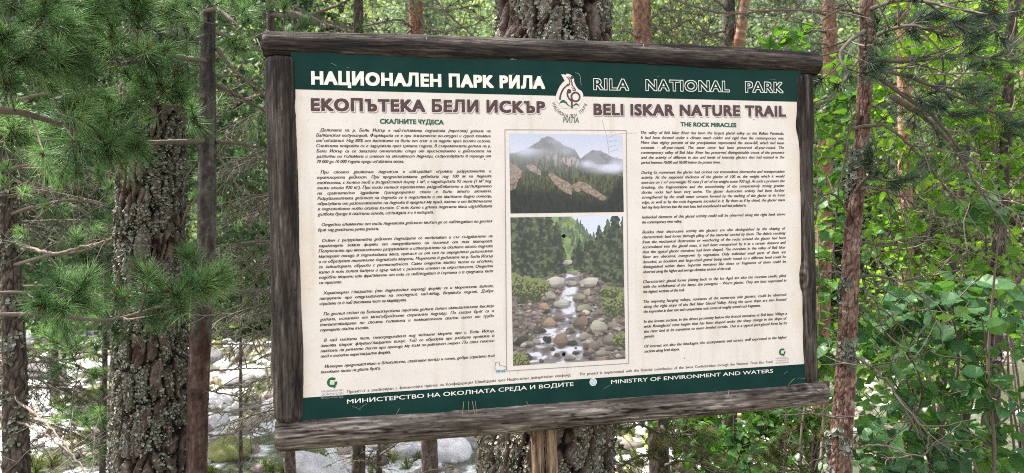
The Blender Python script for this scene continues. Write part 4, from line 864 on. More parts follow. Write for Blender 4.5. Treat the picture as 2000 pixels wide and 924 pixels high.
M_LEAF_D = m_tint('leaves_painted_shaded', [(0, (.024, .070, .028)), (.5, (.046, .125, .046)), (1, (.09, .185, .065))], .45, .25, 55, .42, (1.9, 1.7, .6), spec=.3)  # darker copy of the broad leaves, shade of the near bush painted in
M_FAR_A = m_tint('wood_foliage', [(0, (.065, .11, .045)), (.5, (.15, .205, .09)), (1, (.27, .32, .16))], .6, 0, 1, .45, (1.5, 1.5, .85))
M_FAR_B = m_tint('wood_pine_foliage', [(0, (.06, .10, .06)), (.5, (.135, .185, .11)), (1, (.24, .29, .19))], .6, 0, 1, .42, (1.3, 1.4, .9))
PINE = [M_TWIG, M_NEEDLE, M_BUD]; SCOTS = [M_TWIG, M_NEEDLE_D, M_BUD]; SPR = [M_TWIG, M_SPRUCE]
def tree(name, label, px, d, cat='tree', group=None, py=924):
    x = (px - 1000)/FPX*d; return thing(name, label, cat, (x, d, float(H(x, d))), group)
px = lambda *rows: [P(*r) for r in rows]

# ------------------------------------------------------------------ the near trees
tA = tree('pine_tree', 'thickest lichen covered pine trunk, standing right behind the information board', 1070, 2.31)
trunk(tA, [(0, 1082, 212), (60, 1081, 214), (95, 1080, 228), (300, 1075, 228), (830, 1068, 255), (924, 1066, 262)], 2.31, 101, M_BARK, 11, .024, (.058, .17), 300, .0046, (.85, 2.75), (26000, .40, .0046))
crown(tA, (.3, 2.6, 7.0), (2.2, 2.2, 3.0), 558, 1, M_NEEDLE, zmin=4.0)
tB = tree('pine_tree', 'thick lichen covered pine trunk near the left edge, wrapped in needles above', 297, 3.05)
trunk(tB, [(0, 305, 108), (300, 296, 116), (470, 294, 122), (700, 295, 130), (924, 297, 146)], 3.05, 202, M_BARK, 10, .020, (.052, .15), 280, .0056, (.5, 2.75), (26000, .38, .0052))
crown(tB, (-1.6, 3.6, 6.6), (1.7, 1.7, 2.4), 260, 2, M_NEEDLE, zmin=4.2)
tC = tree('young_pine', 'slim smooth grey trunk just right of the thick left pine', 390, 2.93)
trunk(tC, [(0, 408, 25), (100, 406, 27), (275, 405, 33), (460, 404, 35), (560, 397, 37), (660, 391, 40), (800, 386, 39), (924, 384, 38)], 2.93, 303, M_GREYBARK, 6.5, .004, (.03, .09), 90, .006, (.5, 2.7), kind='smooth', low=(1.22, M_REDBARK))
tD = tree('pine_tree', 'narrow dark trunk with pale lichen rings at the left edge', 26, 4.1)
trunk(tD, [(0, 2, 26), (300, 10, 30), (460, 17, 32), (700, 29, 40), (924, 33, 46)], 4.1, 404, M_DARKBARK, 8, .009, (.035, .08), 90, .009, (.0, 3.1), (1500, .5, .011))
crown(tD, (-2.9, 4.6, 6.3), (1.3, 1.4, 2.0), 186, 3, M_NEEDLE, zmin=4.2)
tE = tree('scots_pine', 'slender pine with flaking orange brown bark and dark tufts right of the board', 1645, 2.45)
trunk(tE, [(0, 1695, 27), (150, 1690, 26), (300, 1681, 26), (460, 1664, 30), (600, 1657, 34), (750, 1650, 37), (924, 1638, 44)], 2.45, 505, M_FLAKE, 6.5, .0075, (.020, .034), 150, .0045, (.7, 2.5), (1100, .56, .009), 'flake')
crown(tE, (1.5, 2.8, 5.4), (1.3, 1.3, 1.4), 198, 4, M_NEEDLE_D, zmin=3.9)
def mid_trunk(name, label, rows, d, seed, mat, zt, cr=None, lich=None, group=None, kind='flake', nth=60, low=None):
    t = tree(name, label, rows[-1][1], d, group=group); trunk(t, rows, d, seed, mat, zt, .010, (.05, .09), nth, .014, (-.8, CAM_Z + .36*d), lich, kind, low=low)
    if cr: crown(t, cr[0], cr[1], cr[2], seed, cr[3], zmin=CAM_Z + .40*d, L=.26, width=.014)
    return t
tF = mid_trunk('scots_pine', 'thin orange barked pine trunk seen above the middle of the cyrillic heading', [(0, 811, 28), (70, 814, 29), (500, 828, 30), (924, 840, 32)], 7.0, 606, M_ORANGE, 12, ((-.9, 7.4, 8), (2.0, 2.0, 3.0), 434, M_NEEDLE_D), low=(.7, M_DARKBARK))
tG = mid_trunk('scots_pine', 'orange barked pine trunk seen just right of the big trunk above the board', [(0, 1253, 36), (95, 1256, 37), (500, 1272, 38), (924, 1288, 40)], 6.2, 707, M_ORANGE, 12, ((1.2, 6.6, 8), (2.2, 2.0, 3.2), 496, M_NEEDLE_D), low=(.7, M_DARKBARK))
tH = mid_trunk('forked_pine', 'forked grey and orange pine above the right half of the board', [(0, 1424, 22), (40, 1424, 24), (90, 1424, 26), (500, 1424, 28), (924, 1424, 30)], 8.2, 808, M_DARKBARK, 11, ((2.2, 8.6, 9.0), (1.3, 1.3, 2.4), 186, M_NEEDLE_D))
m = MB(); q = smooth_path(px((100, 1e-9, 8.2)) if False else [P(1426, 130, 8.2), P(1438, 92, 8.15), P(1447, 60, 8.12), P(1452, 10, 8.12), P(1456, -60, 8.15)], 30); m.tube(q, np.linspace(.075, .055, 30), 14, 0, .3 + .6*np.random.RandomState(5).rand(30)); o = m.build('limb', M_ORANGE, tH); o['label'] = 'bright orange right fork'
tI = mid_trunk('scots_pine', 'orange pine trunk with bare curved branches beyond the top right corner of the board', [(0, 1618, 24), (60, 1621, 26), (130, 1622, 27), (300, 1612, 28), (924, 1600, 32)], 6.5, 909, M_ORANGE, 12, ((2.9, 6.9, 8.6), (1.3, 1.3, 2.4), 186, M_NEEDLE_D))
tN = mid_trunk('scots_pine', 'reddish pine trunk glimpsed in gaps between the hazel leaves', [(0, 1764, 24), (200, 1767, 24), (924, 1772, 28)], 8.5, 919, M_ORANGE, 11, ((4.7, 9.0, 9.2), (1.2, 1.2, 2.0), 148, M_NEEDLE_D))
tJ = mid_trunk('thin_pine', 'thin dark trunk passing behind the lower left corner of the board', [(0, 527, 14), (300, 540, 17), (924, 567, 22)], 6.4, 929, M_DARKBARK, 9, ((-2.6, 7.0, 7.4), (1.6, 1.8, 2.4), 310, M_NEEDLE))
tK = mid_trunk('thin_tree', 'straight dark trunk low at the right edge among broad leaves', [(300, 1962, 18), (500, 1950, 24), (750, 1938, 28), (924, 1934, 32)], 4.8, 939, M_DARKBARK, 8, ((3.8, 5.2, 6.4), (.9, .9, 1.4), 99, M_NEEDLE_D), (400, .5, .011))

# boughs of long needles on the left --------------------------------
T5 = (.082, 105)
def LB(t, rows, n, Ls, seed, **k): return bough(t, px(*rows), max(5, int(n*.78)), Ls, seed, mats=PINE, **({'tuft': T5, 'face': .45} | k))
LB(tC, [(405, 276, 2.93), (350, 277, 2.75), (290, 278, 2.6), (240, 272, 2.45), (185, 262, 2.3)], 9, .26, 1, r0=.013, t0=.45)
LB(tC, [(405, 120, 2.93), (330, 110, 2.6), (270, 120, 2.4), (220, 130, 2.25), (165, 150, 2.15)], 14, .26, 2, t0=.25)
LB(tC, [(405, 40, 2.93), (330, 20, 2.6), (270, 30, 2.3), (240, 10, 2.1)], 14, .26, 3, t0=.2)
LB(tC, [(405, 190, 2.93), (340, 180, 2.7), (290, 205, 2.5), (240, 220, 2.4)], 11, .24, 4, t0=.25)
LB(tC, [(405, 20, 2.93), (430, 20, 2.75), (460, 50, 2.6), (470, 90, 2.55)], 9, .22, 5, t0=.3)
LB(tC, [(405, -60, 2.93), (300, -50, 2.5), (180, -20, 2.2), (120, 10, 2.1)], 14, .28, 6, t0=.25)
LB(tC, [(408, 160, 2.93), (450, 180, 3.1), (490, 200, 3.3), (530, 225, 3.5)], 9, .28, 7, t0=.2)
LB(tC, [(408, 60, 2.93), (470, 80, 3.2), (520, 100, 3.5), (560, 60, 3.8)], 11, .3, 8, t0=.2)
LB(tC, [(405, 240, 2.93), (370, 235, 2.8), (345, 215, 2.65), (330, 190, 2.55)], 8, .22, 9, t0=.3)
tP = thing('long_needled_pine', 'green long needled boughs reaching in from the left edge', 'tree', (-2.55, 1.9, 0))
trunk(tP, [(0, -860, 140), (924, -860, 150)], 1.9, 111, M_BARK, 8, .012, (.05, .14), 90, .02, (.3, 2.6))
crown(tP, (-2.8, 2.2, 5.6), (1.2, 1.2, 1.6), 124, 5, M_NEEDLE, zmin=3.6)
LB(tP, [(-860, 130, 1.9), (-300, 190, 2.0), (0, 215, 2.1), (80, 232, 2.15), (150, 257, 2.2), (230, 288, 2.3)], 13, .26, 11, r0=.016, t0=.45)
LB(tP, [(-860, 60, 1.9), (-300, 40, 1.95), (-60, 60, 1.95), (30, 100, 2.0), (60, 110, 2.0)], 18, .26, 12, t0=.5, r0=.014)
LB(tP, [(-860, 20, 1.9), (-300, -60, 2.0), (-40, -20, 2.1), (60, 30, 2.1), (120, 60, 2.15)], 22, .28, 13, t0=.45, r0=.014)
LB(tP, [(-860, -40, 1.9), (-200, -120, 2.2), (60, -60, 2.4), (200, 20, 2.5), (280, 60, 2.5)], 22, .30, 14, t0=.4, r0=.014)
LB(tP, [(-860, 360, 1.9), (-300, 300, 2.1), (-60, 290, 2.3), (40, 270, 2.35)], 12, .26, 15, t0=.5)
LB(tP, [(-860, 560, 1.9), (-300, 640, 2.0), (-20, 615, 2.05), (110, 617, 2.1), (210, 625, 2.15), (300, 603, 2.2), (360, 575, 2.25), (412, 540, 2.3)], 26, .17, 16, t0=.56, r0=.0075, up=.45, sub=1.2, tuft=(.085, 100))
LB(tP, [(-860, 520, 1.9), (-300, 560, 2.05), (-20, 570, 2.15), (90, 575, 2.2), (150, 582, 2.2)], 13, .17, 17, t0=.60, up=.1, r0=.007, tuft=(.085, 100))
# second plane of boughs, a little further back
LB(tD, [(17, 420, 4.1), (80, 400, 3.9), (150, 390, 3.8), (220, 405, 3.7)], 12, .40, 21, t0=.2)
LB(tD, [(12, 330, 4.1), (90, 320, 4.0), (180, 330, 4.0), (260, 350, 4.0)], 9, .42, 22, t0=.2)
LB(tD, [(10, 200, 4.1), (110, 180, 4.0), (220, 180, 4.1), (350, 200, 4.2)], 14, .45, 23, t0=.2)
LB(tD, [(8, 100, 4.1), (130, 60, 4.1), (280, 60, 4.2), (420, 90, 4.4)], 16, .45, 24, t0=.2)
LB(tD, [(20, 520, 4.1), (90, 500, 3.9), (160, 490, 3.8), (215, 470, 3.8)], 10, .36, 25, t0=.3)
LB(tD, [(8, 20, 4.1), (150, -20, 4.2), (330, 0, 4.4), (480, 20, 4.6)], 16, .48, 26, t0=.2)
LB(tJ, [(530, 60, 6.4), (480, 80, 6.1), (420, 110, 6.0), (350, 130, 6.0)], 24, .7, 31, t0=.1)
LB(tJ, [(535, 180, 6.4), (490, 190, 6.1), (440, 210, 6.0), (360, 240, 6.0)], 22, .7, 32, t0=.1)
LB(tJ, [(528, 0, 6.4), (590, 20, 6.2), (660, 50, 6.2), (760, 60, 6.2)], 10, .7, 33, t0=.1)
LB(tJ, [(538, 300, 6.4), (500, 310, 6.2), (450, 330, 6.1), (400, 345, 6.1)], 18, .6, 34, t0=.1)
LB(tJ, [(540, 400, 6.4), (500, 420, 6.2), (470, 430, 6.1), (420, 440, 6.1)], 12, .5, 35, t0=.1)
# young long-needled pine low between the two left trunks
tQ = tree('young_pine', 'low young pine with soft green brushes left of the thick left trunk', 205, 4.6)
trunk(tQ, [(560, 205, 7), (700, 205, 10), (924, 200, 12)], 4.6, 131, M_GREYBARK, 1.5, .004, (.03, .09), 40, .02, (-.4, 1.5), kind='smooth')
for k, (a, b_) in enumerate((((205, 700), (150, 690)), ((204, 780), (260, 760)), ((203, 840), (150, 820)), ((203, 860), (240, 880)), ((205, 640), (240, 630)), ((204, 740), (180, 730)))):
    LB(tQ, [(a[0], a[1], 4.6), ((a[0] + b_[0])/2, (a[1] + b_[1])/2 - 6, 4.45), (b_[0], b_[1], 4.3)], 7, .26, 140 + k, t0=.3, tuft=(.085, 70), width=.0018)

# spruces: hanging dark sprays, one pale young one ---------------------------
tS = tree('spruce_tree', 'dark drooping spruce between the grey trunk and the board', 700, 5.9)
trunk(tS, [(200, 700, 20), (500, 700, 24), (860, 700, 26)], 5.9, 151, M_DARKBARK, 9, .006, (.05, .09), 40, .02, (-.6, 3.6))
for k, (r) in enumerate(([(690, 440, 5.9), (530, 470, 5.5), (440, 480, 5.2), (412, 500, 5.1)], [(690, 480, 5.9), (560, 490, 5.4), (500, 520, 5.2)], [(690, 570, 5.9), (540, 590, 5.4), (440, 620, 5.2), (408, 650, 5.0)], [(690, 620, 5.9), (540, 640, 5.4), (480, 670, 5.2)], [(690, 720, 5.9), (560, 730, 5.4), (480, 750, 5.1)], [(690, 790, 5.9), (540, 800, 5.4), (440, 830, 5.1)], [(690, 380, 5.9), (520, 380, 5.4), (425, 400, 5.2)], [(690, 350, 5.9), (540, 380, 5.4), (480, 420, 5.2)], [(690, 280, 5.9), (540, 290, 5.4), (450, 320, 5.1)], [(690, 210, 5.9), (540, 210, 5.3), (430, 260, 5.0)], [(690, 540, 5.9), (560, 550, 5.5), (500, 580, 5.3)])):
    spruce_bough(tS, px(*r), 17, .46, 160 + k, SPR, dens=210)
crown(tS, (-2.1, 5.9, 6.4), (1.2, 1.3, 2.4), 235, 6, M_SPRUCE, L=.2, zmin=3.9)
tS2 = tree('spruce_tree', 'dark spruce sprays hanging over the white water beside the left edge trunk', -90, 5.2)
trunk(tS2, [(0, -86, 22), (500, -90, 28), (924, -94, 34)], 5.2, 171, M_DARKBARK, 8, .006, (.05, .09), 40, .02, (-.6, 3.4))
for k, r in enumerate(([(-90, 690, 5.2), (20, 690, 5.0), (140, 710, 4.9), (200, 740, 4.7)], [(-90, 720, 5.2), (40, 730, 4.8), (130, 770, 4.6)], [(-90, 820, 5.2), (60, 820, 4.8), (170, 860, 4.6)], [(-90, 380, 5.2), (60, 370, 5.0), (220, 400, 4.9)], [(-90, 660, 5.2), (60, 680, 4.9), (50, 720, 4.7)], [(-90, 750, 5.2), (130, 760, 4.9), (180, 790, 4.7)], [(-88, 560, 5.2), (140, 560, 4.9), (200, 580, 4.7)], [(-88, 440, 5.2), (140, 430, 4.9), (215, 440, 4.8)], [(-88, 330, 5.2), (150, 330, 5.0), (220, 340, 4.9)], [(-88, 450, 5.2), (50, 440, 5.0), (0, 450, 4.9)], [(-88, 280, 5.2), (30, 290, 5.0), (-30, 300, 4.9)])):
    spruce_bough(tS2, px(*r), 19, .50, 180 + k, SPR, dens=210)
crown(tS2, (-3.6, 5.6, 5.8), (1.1, 1.2, 2.0), 186, 7, M_SPRUCE, L=.2, zmin=3.7)
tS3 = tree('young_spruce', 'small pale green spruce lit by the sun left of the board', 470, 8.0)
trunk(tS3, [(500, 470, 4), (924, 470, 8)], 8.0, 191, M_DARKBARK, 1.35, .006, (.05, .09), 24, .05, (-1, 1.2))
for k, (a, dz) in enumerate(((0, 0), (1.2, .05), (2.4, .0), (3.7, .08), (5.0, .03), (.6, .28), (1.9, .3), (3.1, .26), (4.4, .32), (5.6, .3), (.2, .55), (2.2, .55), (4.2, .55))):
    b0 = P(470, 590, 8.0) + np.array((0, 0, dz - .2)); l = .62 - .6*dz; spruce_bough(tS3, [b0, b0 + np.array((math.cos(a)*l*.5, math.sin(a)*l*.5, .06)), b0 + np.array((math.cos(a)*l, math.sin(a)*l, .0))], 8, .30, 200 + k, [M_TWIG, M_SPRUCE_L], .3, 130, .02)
tS4 = tree('young_spruce', 'low dark spruce tip under the left part of the board', 740, 6.2)
trunk(tS4, [(880, 740, 10), (924, 740, 14)], 6.2, 211, M_DARKBARK, -.2, .005, (.05, .09), 24, .05, (-1.2, -.3))
for k, r in enumerate(([(740, 890, 6.2), (770, 870, 6.0), (790, 850, 5.9)], [(740, 900, 6.2), (700, 890, 6.0), (660, 900, 5.9)], [(740, 930, 6.2), (790, 930, 6.0), (830, 940, 5.9)], [(740, 920, 6.2), (720, 900, 6.0), (730, 875, 5.9)])):
    spruce_bough(tS4, px(*r), 8, .28, 220 + k, SPR, .2)

# right hand pine: short dark tufts and many bare twigs -----------------------
T4 = (.056, 80)
def RB(t, rows, n, Ls, seed, **k): return bough(t, px(*rows), n, Ls, seed, mats=SCOTS, **({'tuft': T4, 'width': .0015, 'r0': .008, 'bare': .25, 'back': .06, 'hi': 1.0} | k))
RB(tE, [(1690, 132, 2.45), (1740, 140, 2.35), (1800, 160, 2.3), (1860, 185, 2.3), (1960, 230, 2.3)], 12, .24, 41, t0=.15)
RB(tE, [(1690, 90, 2.45), (1730, 60, 2.3), (1790, 50, 2.2), (1850, 70, 2.2)], 12, .22, 42, t0=.15)
RB(tE, [(1686, 125, 2.45), (1720, 150, 2.35), (1770, 190, 2.3), (1830, 235, 2.3), (1880, 300, 2.35)], 9, .22, 43, t0=.1, r0=.010)
RB(tE, [(1690, 60, 2.45), (1660, 80, 2.3), (1640, 110, 2.2), (1660, 150, 2.15)], 8, .2, 44, t0=.1)
RB(tE, [(1692, 20, 2.45), (1760, 0, 2.3), (1850, 10, 2.2), (1950, 40, 2.2)], 14, .24, 45, t0=.15)
RB(tE, [(1690, 120, 2.45), (1780, 120, 2.4), (1880, 110, 2.4), (1990, 120, 2.45)], 12, .24, 46, t0=.3)
RB(tE, [(1668, 380, 2.45), (1690, 350, 2.35), (1710, 340, 2.3)], 3, .15, 47, t0=.3)
for k, (r, n, l, r0) in enumerate((([(1668, 250, 2.45), (1720, 245, 2.4), (1752, 262, 2.38), (1810, 320, 2.4), (1870, 400, 2.45)], 8, .22, .008), ([(1740, 190, 2.4), (1800, 225, 2.4), (1850, 270, 2.4), (1875, 305, 2.4), (1920, 380, 2.45), (1990, 470, 2.5)], 8, .25, .010), ([(1665, 370, 2.45), (1720, 370, 2.4), (1770, 390, 2.4), (1800, 410, 2.45), (1850, 430, 2.5)], 9, .22, .007), ([(1676, 120, 2.45), (1640, 165, 2.4), (1610, 200, 2.4), (1580, 215, 2.4)], 6, .2, .006), ([(1655, 545, 2.45), (1720, 540, 2.4), (1780, 560, 2.35), (1830, 630, 2.35), (1845, 690, 2.4)], 6, .25, .006), ([(1652, 690, 2.45), (1700, 715, 2.35), (1750, 770, 2.3), (1800, 860, 2.3)], 5, .25, .0065), ([(1650, 820, 2.45), (1600, 810, 2.4), (1550, 800, 2.4)], 4, .15, .006), ([(1658, 535, 2.45), (1620, 530, 2.4), (1596, 535, 2.35)], 3, .15, .005), ([(1664, 420, 2.45), (1630, 380, 2.4), (1600, 390, 2.4), (1592, 440, 2.4)], 6, .2, .005), ([(1655, 600, 2.45), (1700, 590, 2.4), (1790, 660, 2.4)], 5, .22, .005), ([(1642, 880, 2.45), (1720, 870, 2.35), (1800, 890, 2.3), (1815, 850, 2.3)], 3, .2, .004), ([(1690, 30, 2.45), (1640, 20, 2.4), (1590, 50, 2.4)], 6, .22, .005), ([(1660, 470, 2.45), (1740, 480, 2.4), (1830, 470, 2.4), (1960, 520, 2.4)], 9, .25, .006))):
    bare_branch(tE, px(*r), 300 + k, r0, .002, n, l, M_TWIG)
# bare branches of the other trees
for k, (t, r, n, l, r0) in enumerate(((tC, [(424, 278, 2.93), (470, 281, 2.9), (520, 292, 2.9), (560, 300, 2.95)], 4, .18, .008), (tC, [(424, 95, 2.93), (450, 130, 2.9), (480, 155, 2.85), (522, 190, 2.8)], 4, .18, .010), (tC, [(424, 150, 2.93), (470, 150, 2.9), (530, 180, 3.0)], 4, .2, .005), (tC, [(424, 300, 2.93), (450, 340, 2.9), (475, 375, 2.9), (530, 390, 2.9)], 5, .2, .006), (tC, [(420, 380, 2.93), (470, 385, 2.95), (530, 405, 3.0)], 5, .2, .004), (tC, [(384, 390, 2.93), (365, 410, 2.95), (355, 440, 3.0)], 3, .1, .005), (tC, [(415, 505, 2.93), (470, 510, 2.9), (540, 520, 2.9)], 5, .2, .004), (tC, [(410, 610, 2.93), (460, 625, 2.85), (530, 665, 2.8)], 4, .2, .004), (tC, [(408, 672, 2.93), (460, 672, 2.9), (540, 678, 2.9)], 3, .14, .0055), (tC, [(405, 725, 2.93), (470, 720, 2.9), (545, 718, 2.9)], 4, .18, .0055), (tC, [(403, 800, 2.93), (450, 805, 2.85), (520, 790, 2.8), (560, 785, 2.8)], 4, .2, .006), (tC, [(403, 850, 2.93), (440, 850, 2.85), (480, 840, 2.8), (508, 868, 2.8)], 4, .2, .005), (tC, [(402, 760, 2.93), (440, 770, 2.9), (500, 780, 2.9)], 3, .2, .004),
        (tC, [(384, 320, 2.93), (365, 345, 2.9), (357, 380, 2.9)], 2, .1, .006), (tD, [(25, 470, 4.1), (100, 495, 3.8), (170, 480, 3.6), (235, 462, 3.4)], 6, .3, .012), (tD, [(20, 390, 4.1), (70, 345, 3.9), (130, 330, 3.8)], 8, .3, .008), (tD, [(30, 780, 4.1), (70, 810, 3.8), (120, 860, 3.5), (170, 930, 3.3)], 6, .4, .009), (tD, [(32, 820, 4.1), (90, 850, 3.7), (150, 900, 3.4), (200, 960, 3.2)], 6, .4, .007), (tD, [(20, 350, 4.1), (100, 370, 3.9), (200, 360, 3.8)], 10, .35, .007), (tS2, [(-90, 715, 5.2), (150, 700, 5.0), (200, 670, 4.8), (240, 660, 4.8)], 6, .3, .013),
        (tJ, [(530, 30, 6.4), (600, 30, 6.2), (680, 0, 6.0), (760, -40, 6)], 9, .6, .022), (tJ, [(560, 20, 6.3), (620, 40, 6.0), (680, 62, 5.9), (770, 90, 5.9)], 9, .5, .018), (tF, [(815, 60, 7.0), (780, 40, 6.8), (700, 50, 6.6), (690, 20, 6.5)], 14, .6, .015), (tF, [(813, -60, 7.0), (850, 0, 6.8), (900, 50, 6.7), (960, 100, 6.7)], 16, .7, .02), (tF, [(815, 30, 7.0), (850, 60, 6.8), (920, 50, 6.7), (980, 20, 6.7)], 14, .7, .014), (tG, [(1255, 80, 6.2), (1220, 60, 6.0), (1190, 70, 5.8)], 8, .5, .012), (tG, [(1255, 30, 6.2), (1300, 60, 6.0), (1350, 40, 5.9), (1420, 90, 5.8)], 14, .6, .015), (tG, [(1255, -20, 6.2), (1320, 0, 6.0), (1410, 25, 5.9), (1530, 20, 5.8), (1620, 22, 5.8), (1690, 35, 5.8)], 22, .4, .016), (tI, [(1620, 60, 6.5), (1570, 60, 6.3), (1530, 100, 6.2), (1500, 140, 6.1)], 10, .5, .02), (tI, [(1620, 85, 6.5), (1580, 85, 6.3), (1540, 95, 6.2), (1480, 140, 6.1)], 10, .5, .014), (tI, [(1620, -40, 6.5), (1570, 0, 6.3), (1520, 50, 6.2), (1450, 90, 6.1)], 10, .5, .018), (tI, [(1622, 20, 6.5), (1660, 10, 6.3), (1720, 30, 6.2)], 9, .5, .012), (tH, [(1424, 60, 8.2), (1370, 70, 8.0), (1310, 95, 7.9)], 10, .6, .02), (tH, [(1424, 20, 8.2), (1380, -10, 8.0), (1330, -40, 7.9)], 10, .6, .02), (tN, [(1766, 100, 8.5), (1800, 60, 8.2), (1860, 40, 8.1)], 9, .6, .015))):
    bare_branch(t, px(*r), 400 + k, r0, .002 if r0 < .012 else .004, n, l, M_TWIG)
for k, (t, r) in enumerate(((tF, [(813, 0, 7.0), (860, 20, 6.8), (930, 10, 6.7)]), (tF, [(813, 50, 7.0), (770, 80, 6.8), (720, 70, 6.7)]), (tG, [(1255, 50, 6.2), (1300, 20, 6.0), (1370, 30, 6.0)]), (tG, [(1258, 90, 6.2), (1320, 100, 6.0), (1390, 70, 6.0)]), (tH, [(1424, 30, 8.2), (1480, 20, 8.0), (1540, 40, 8.0)]), (tI, [(1620, 30, 6.5), (1560, 20, 6.3), (1510, 30, 6.2)]), (tH, [(1424, 80, 8.2), (1370, 60, 8.0), (1320, 50, 8.0)]))):
    bough(t, px(*r), 9, .55, 450 + k, tuft=(.055, 46), mats=SCOTS, width=.0024, bare=.3, r0=.014)

# low olive-tinged pine under the right half of the board
tL = tree('young_pine', 'small olive and rusty needled pine below the board, right of the big trunk', 1290, 4.2)
trunk(tL, [(700, 1296, 18), (924, 1292, 24)], 4.2, 241, M_DARKBARK, .95, .006, (.03, .06), 40, .012, (-.3, .9))
for k, r in enumerate(([(1292, 850, 4.2), (1250, 830, 4.0), (1220, 840, 3.9)], [(1292, 880, 4.2), (1330, 850, 4.0), (1360, 850, 3.9)], [(1292, 900, 4.2), (1250, 890, 4.0), (1215, 910, 3.9)], [(1292, 800, 4.2), (1260, 790, 4.0), (1240, 800, 3.9)], [(1292, 910, 4.2), (1340, 900, 4.0), (1370, 910, 3.9)], [(1292, 830, 4.2), (1300, 850, 4.0), (1290, 880, 3.9)], [(1292, 940, 4.2), (1270, 940, 4.0), (1250, 935, 3.9)])):
    bough(tL, px(*r), 9, .24, 250 + k, tuft=(.06, 50), mats=[M_TWIG, M_OLIVE, M_BUD], width=.0016)
tL2 = tree('young_pine', 'small olive needled pine at the foot of the slender flaking pine', 1590, 3.2)
trunk(tL2, [(880, 1590, 10), (924, 1590, 14)], 3.2, 261, M_DARKBARK, .7, .004, (.03, .06), 30, .012, (.2, .65))
for k, r in enumerate(([(1590, 900, 3.2), (1560, 880, 3.1), (1530, 890, 3.05)], [(1590, 910, 3.2), (1620, 880, 3.1), (1650, 880, 3.05)], [(1590, 930, 3.2), (1550, 920, 3.1), (1510, 930, 3.05)], [(1590, 890, 3.2), (1600, 860, 3.1), (1605, 850, 3.1)])):
    bough(tL2, px(*r), 8, .16, 270 + k, tuft=(.045, 50), mats=[M_TWIG, M_OLIVE, M_BUD], width=.0013, r0=.005)

# ------------------------------------------------------------------ broad-leaved bushes on the right
def V3(px_, py_, d, rx, ry, rz): return (P(px_, py_, d), (rx, ry, rz))
HZ = [M_STEM, M_LEAF]; HD = [M_STEM, M_LEAF_D]
HS = [M_STEM, m_tint('leaves_painted_sunlit', [(0, (.036, .105, .018)), (.5, (.082, .195, .030)), (1, (.19, .33, .055))], .45, .25, 55, .60, (2.7, 2.3, .75), spec=.35)]  # brighter lime copy of the hazel leaves, sunlight put into the colour
def vol(*a): return [(P(x, y, d), r, n) for x, y, d, r, n in a]
bush('hazel_bush', 'nearest hazel bush with broad dark green leaves at the lower right', P(1840, 924, 3.1), vol((1790, 640, 3.0, (.30, .35, .16), 17), (1900, 620, 3.1, (.30, .35, .20), 17), (1780, 780, 3.0, (.30, .35, .22), 14), (1900, 850, 2.9, (.28, .35, .15), 11), (1740, 900, 2.9, (.28, .3, .12), 14), (1950, 420, 2.6, (.16, .2, .12), 5)), 501, .074, 7, HD)
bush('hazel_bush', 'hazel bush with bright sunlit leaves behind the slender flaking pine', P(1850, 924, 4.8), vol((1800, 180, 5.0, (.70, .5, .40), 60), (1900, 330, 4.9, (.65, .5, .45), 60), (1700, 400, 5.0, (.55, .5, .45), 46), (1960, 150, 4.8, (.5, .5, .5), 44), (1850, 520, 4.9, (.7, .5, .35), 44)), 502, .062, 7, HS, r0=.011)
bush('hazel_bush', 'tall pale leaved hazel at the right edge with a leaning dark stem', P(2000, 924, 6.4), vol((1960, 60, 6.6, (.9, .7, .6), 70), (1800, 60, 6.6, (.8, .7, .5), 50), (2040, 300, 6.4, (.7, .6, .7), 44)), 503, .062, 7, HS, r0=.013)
bush('hazel_bush', 'leafy hazel thicket under the right half of the board', P(1480, 924, 4.6), vol((1420, 850, 4.4, (.45, .4, .20), 46), (1540, 840, 4.5, (.40, .4, .22), 40), (1480, 910, 4.2, (.5, .4, .14), 36), (1400, 780, 4.9, (.5, .4, .2), 30)), 504, .07, 7, HZ)
bush('hazel_bush', 'hazel bush in the gap between the board and the slender flaking pine', P(1625, 924, 3.8), vol((1625, 300, 4.2, (.22, .3, .5), 24), (1620, 520, 4.0, (.2, .3, .35), 18), (1625, 700, 3.8, (.25, .3, .25), 22), (1630, 170, 4.4, (.2, .3, .3), 12)), 505, .07, 5, HZ)
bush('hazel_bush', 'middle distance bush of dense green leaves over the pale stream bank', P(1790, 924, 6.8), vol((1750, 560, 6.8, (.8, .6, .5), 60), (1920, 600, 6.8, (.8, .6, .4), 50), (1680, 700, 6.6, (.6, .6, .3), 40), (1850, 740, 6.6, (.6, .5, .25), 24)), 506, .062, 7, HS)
bush('hazel_bush', 'small sprig of bright leaves standing above the right end of the top log', P(1560, 924, 3.6), vol((1540, 60, 3.6, (.10, .12, .07), 5), (1575, 200, 3.6, (.06, .1, .06), 2)), 507, .075, 1, HZ, r0=.006)
bush('low_shrub', 'bright low shrub behind the pebbles, left of the grey trunk', P(330, 700, 12), vol((130, 660, 12.5, (1.2, .8, .4), 60), (330, 640, 13, (1.0, .8, .4), 40)), 508, .07, 5, HZ, simple=True)
bush('low_shrub', 'yellow green shrub by the water under the middle of the board', P(900, 924, 10.5), vol((900, 880, 10.5, (.5, .5, .25), 22), (690, 900, 11, (.5, .5, .2), 16)), 509, .06, 4, HZ, simple=True)
bush('hazel_bush', 'bush with round leaves beyond the thicket under the board', P(1400, 924, 8), vol((1330, 800, 8.0, (.8, .6, .5), 60), (1520, 790, 8.0, (.8, .6, .5), 60), (1420, 880, 7.6, (.8, .6, .35), 50)), 510, .08, 6, HZ, simple=True)
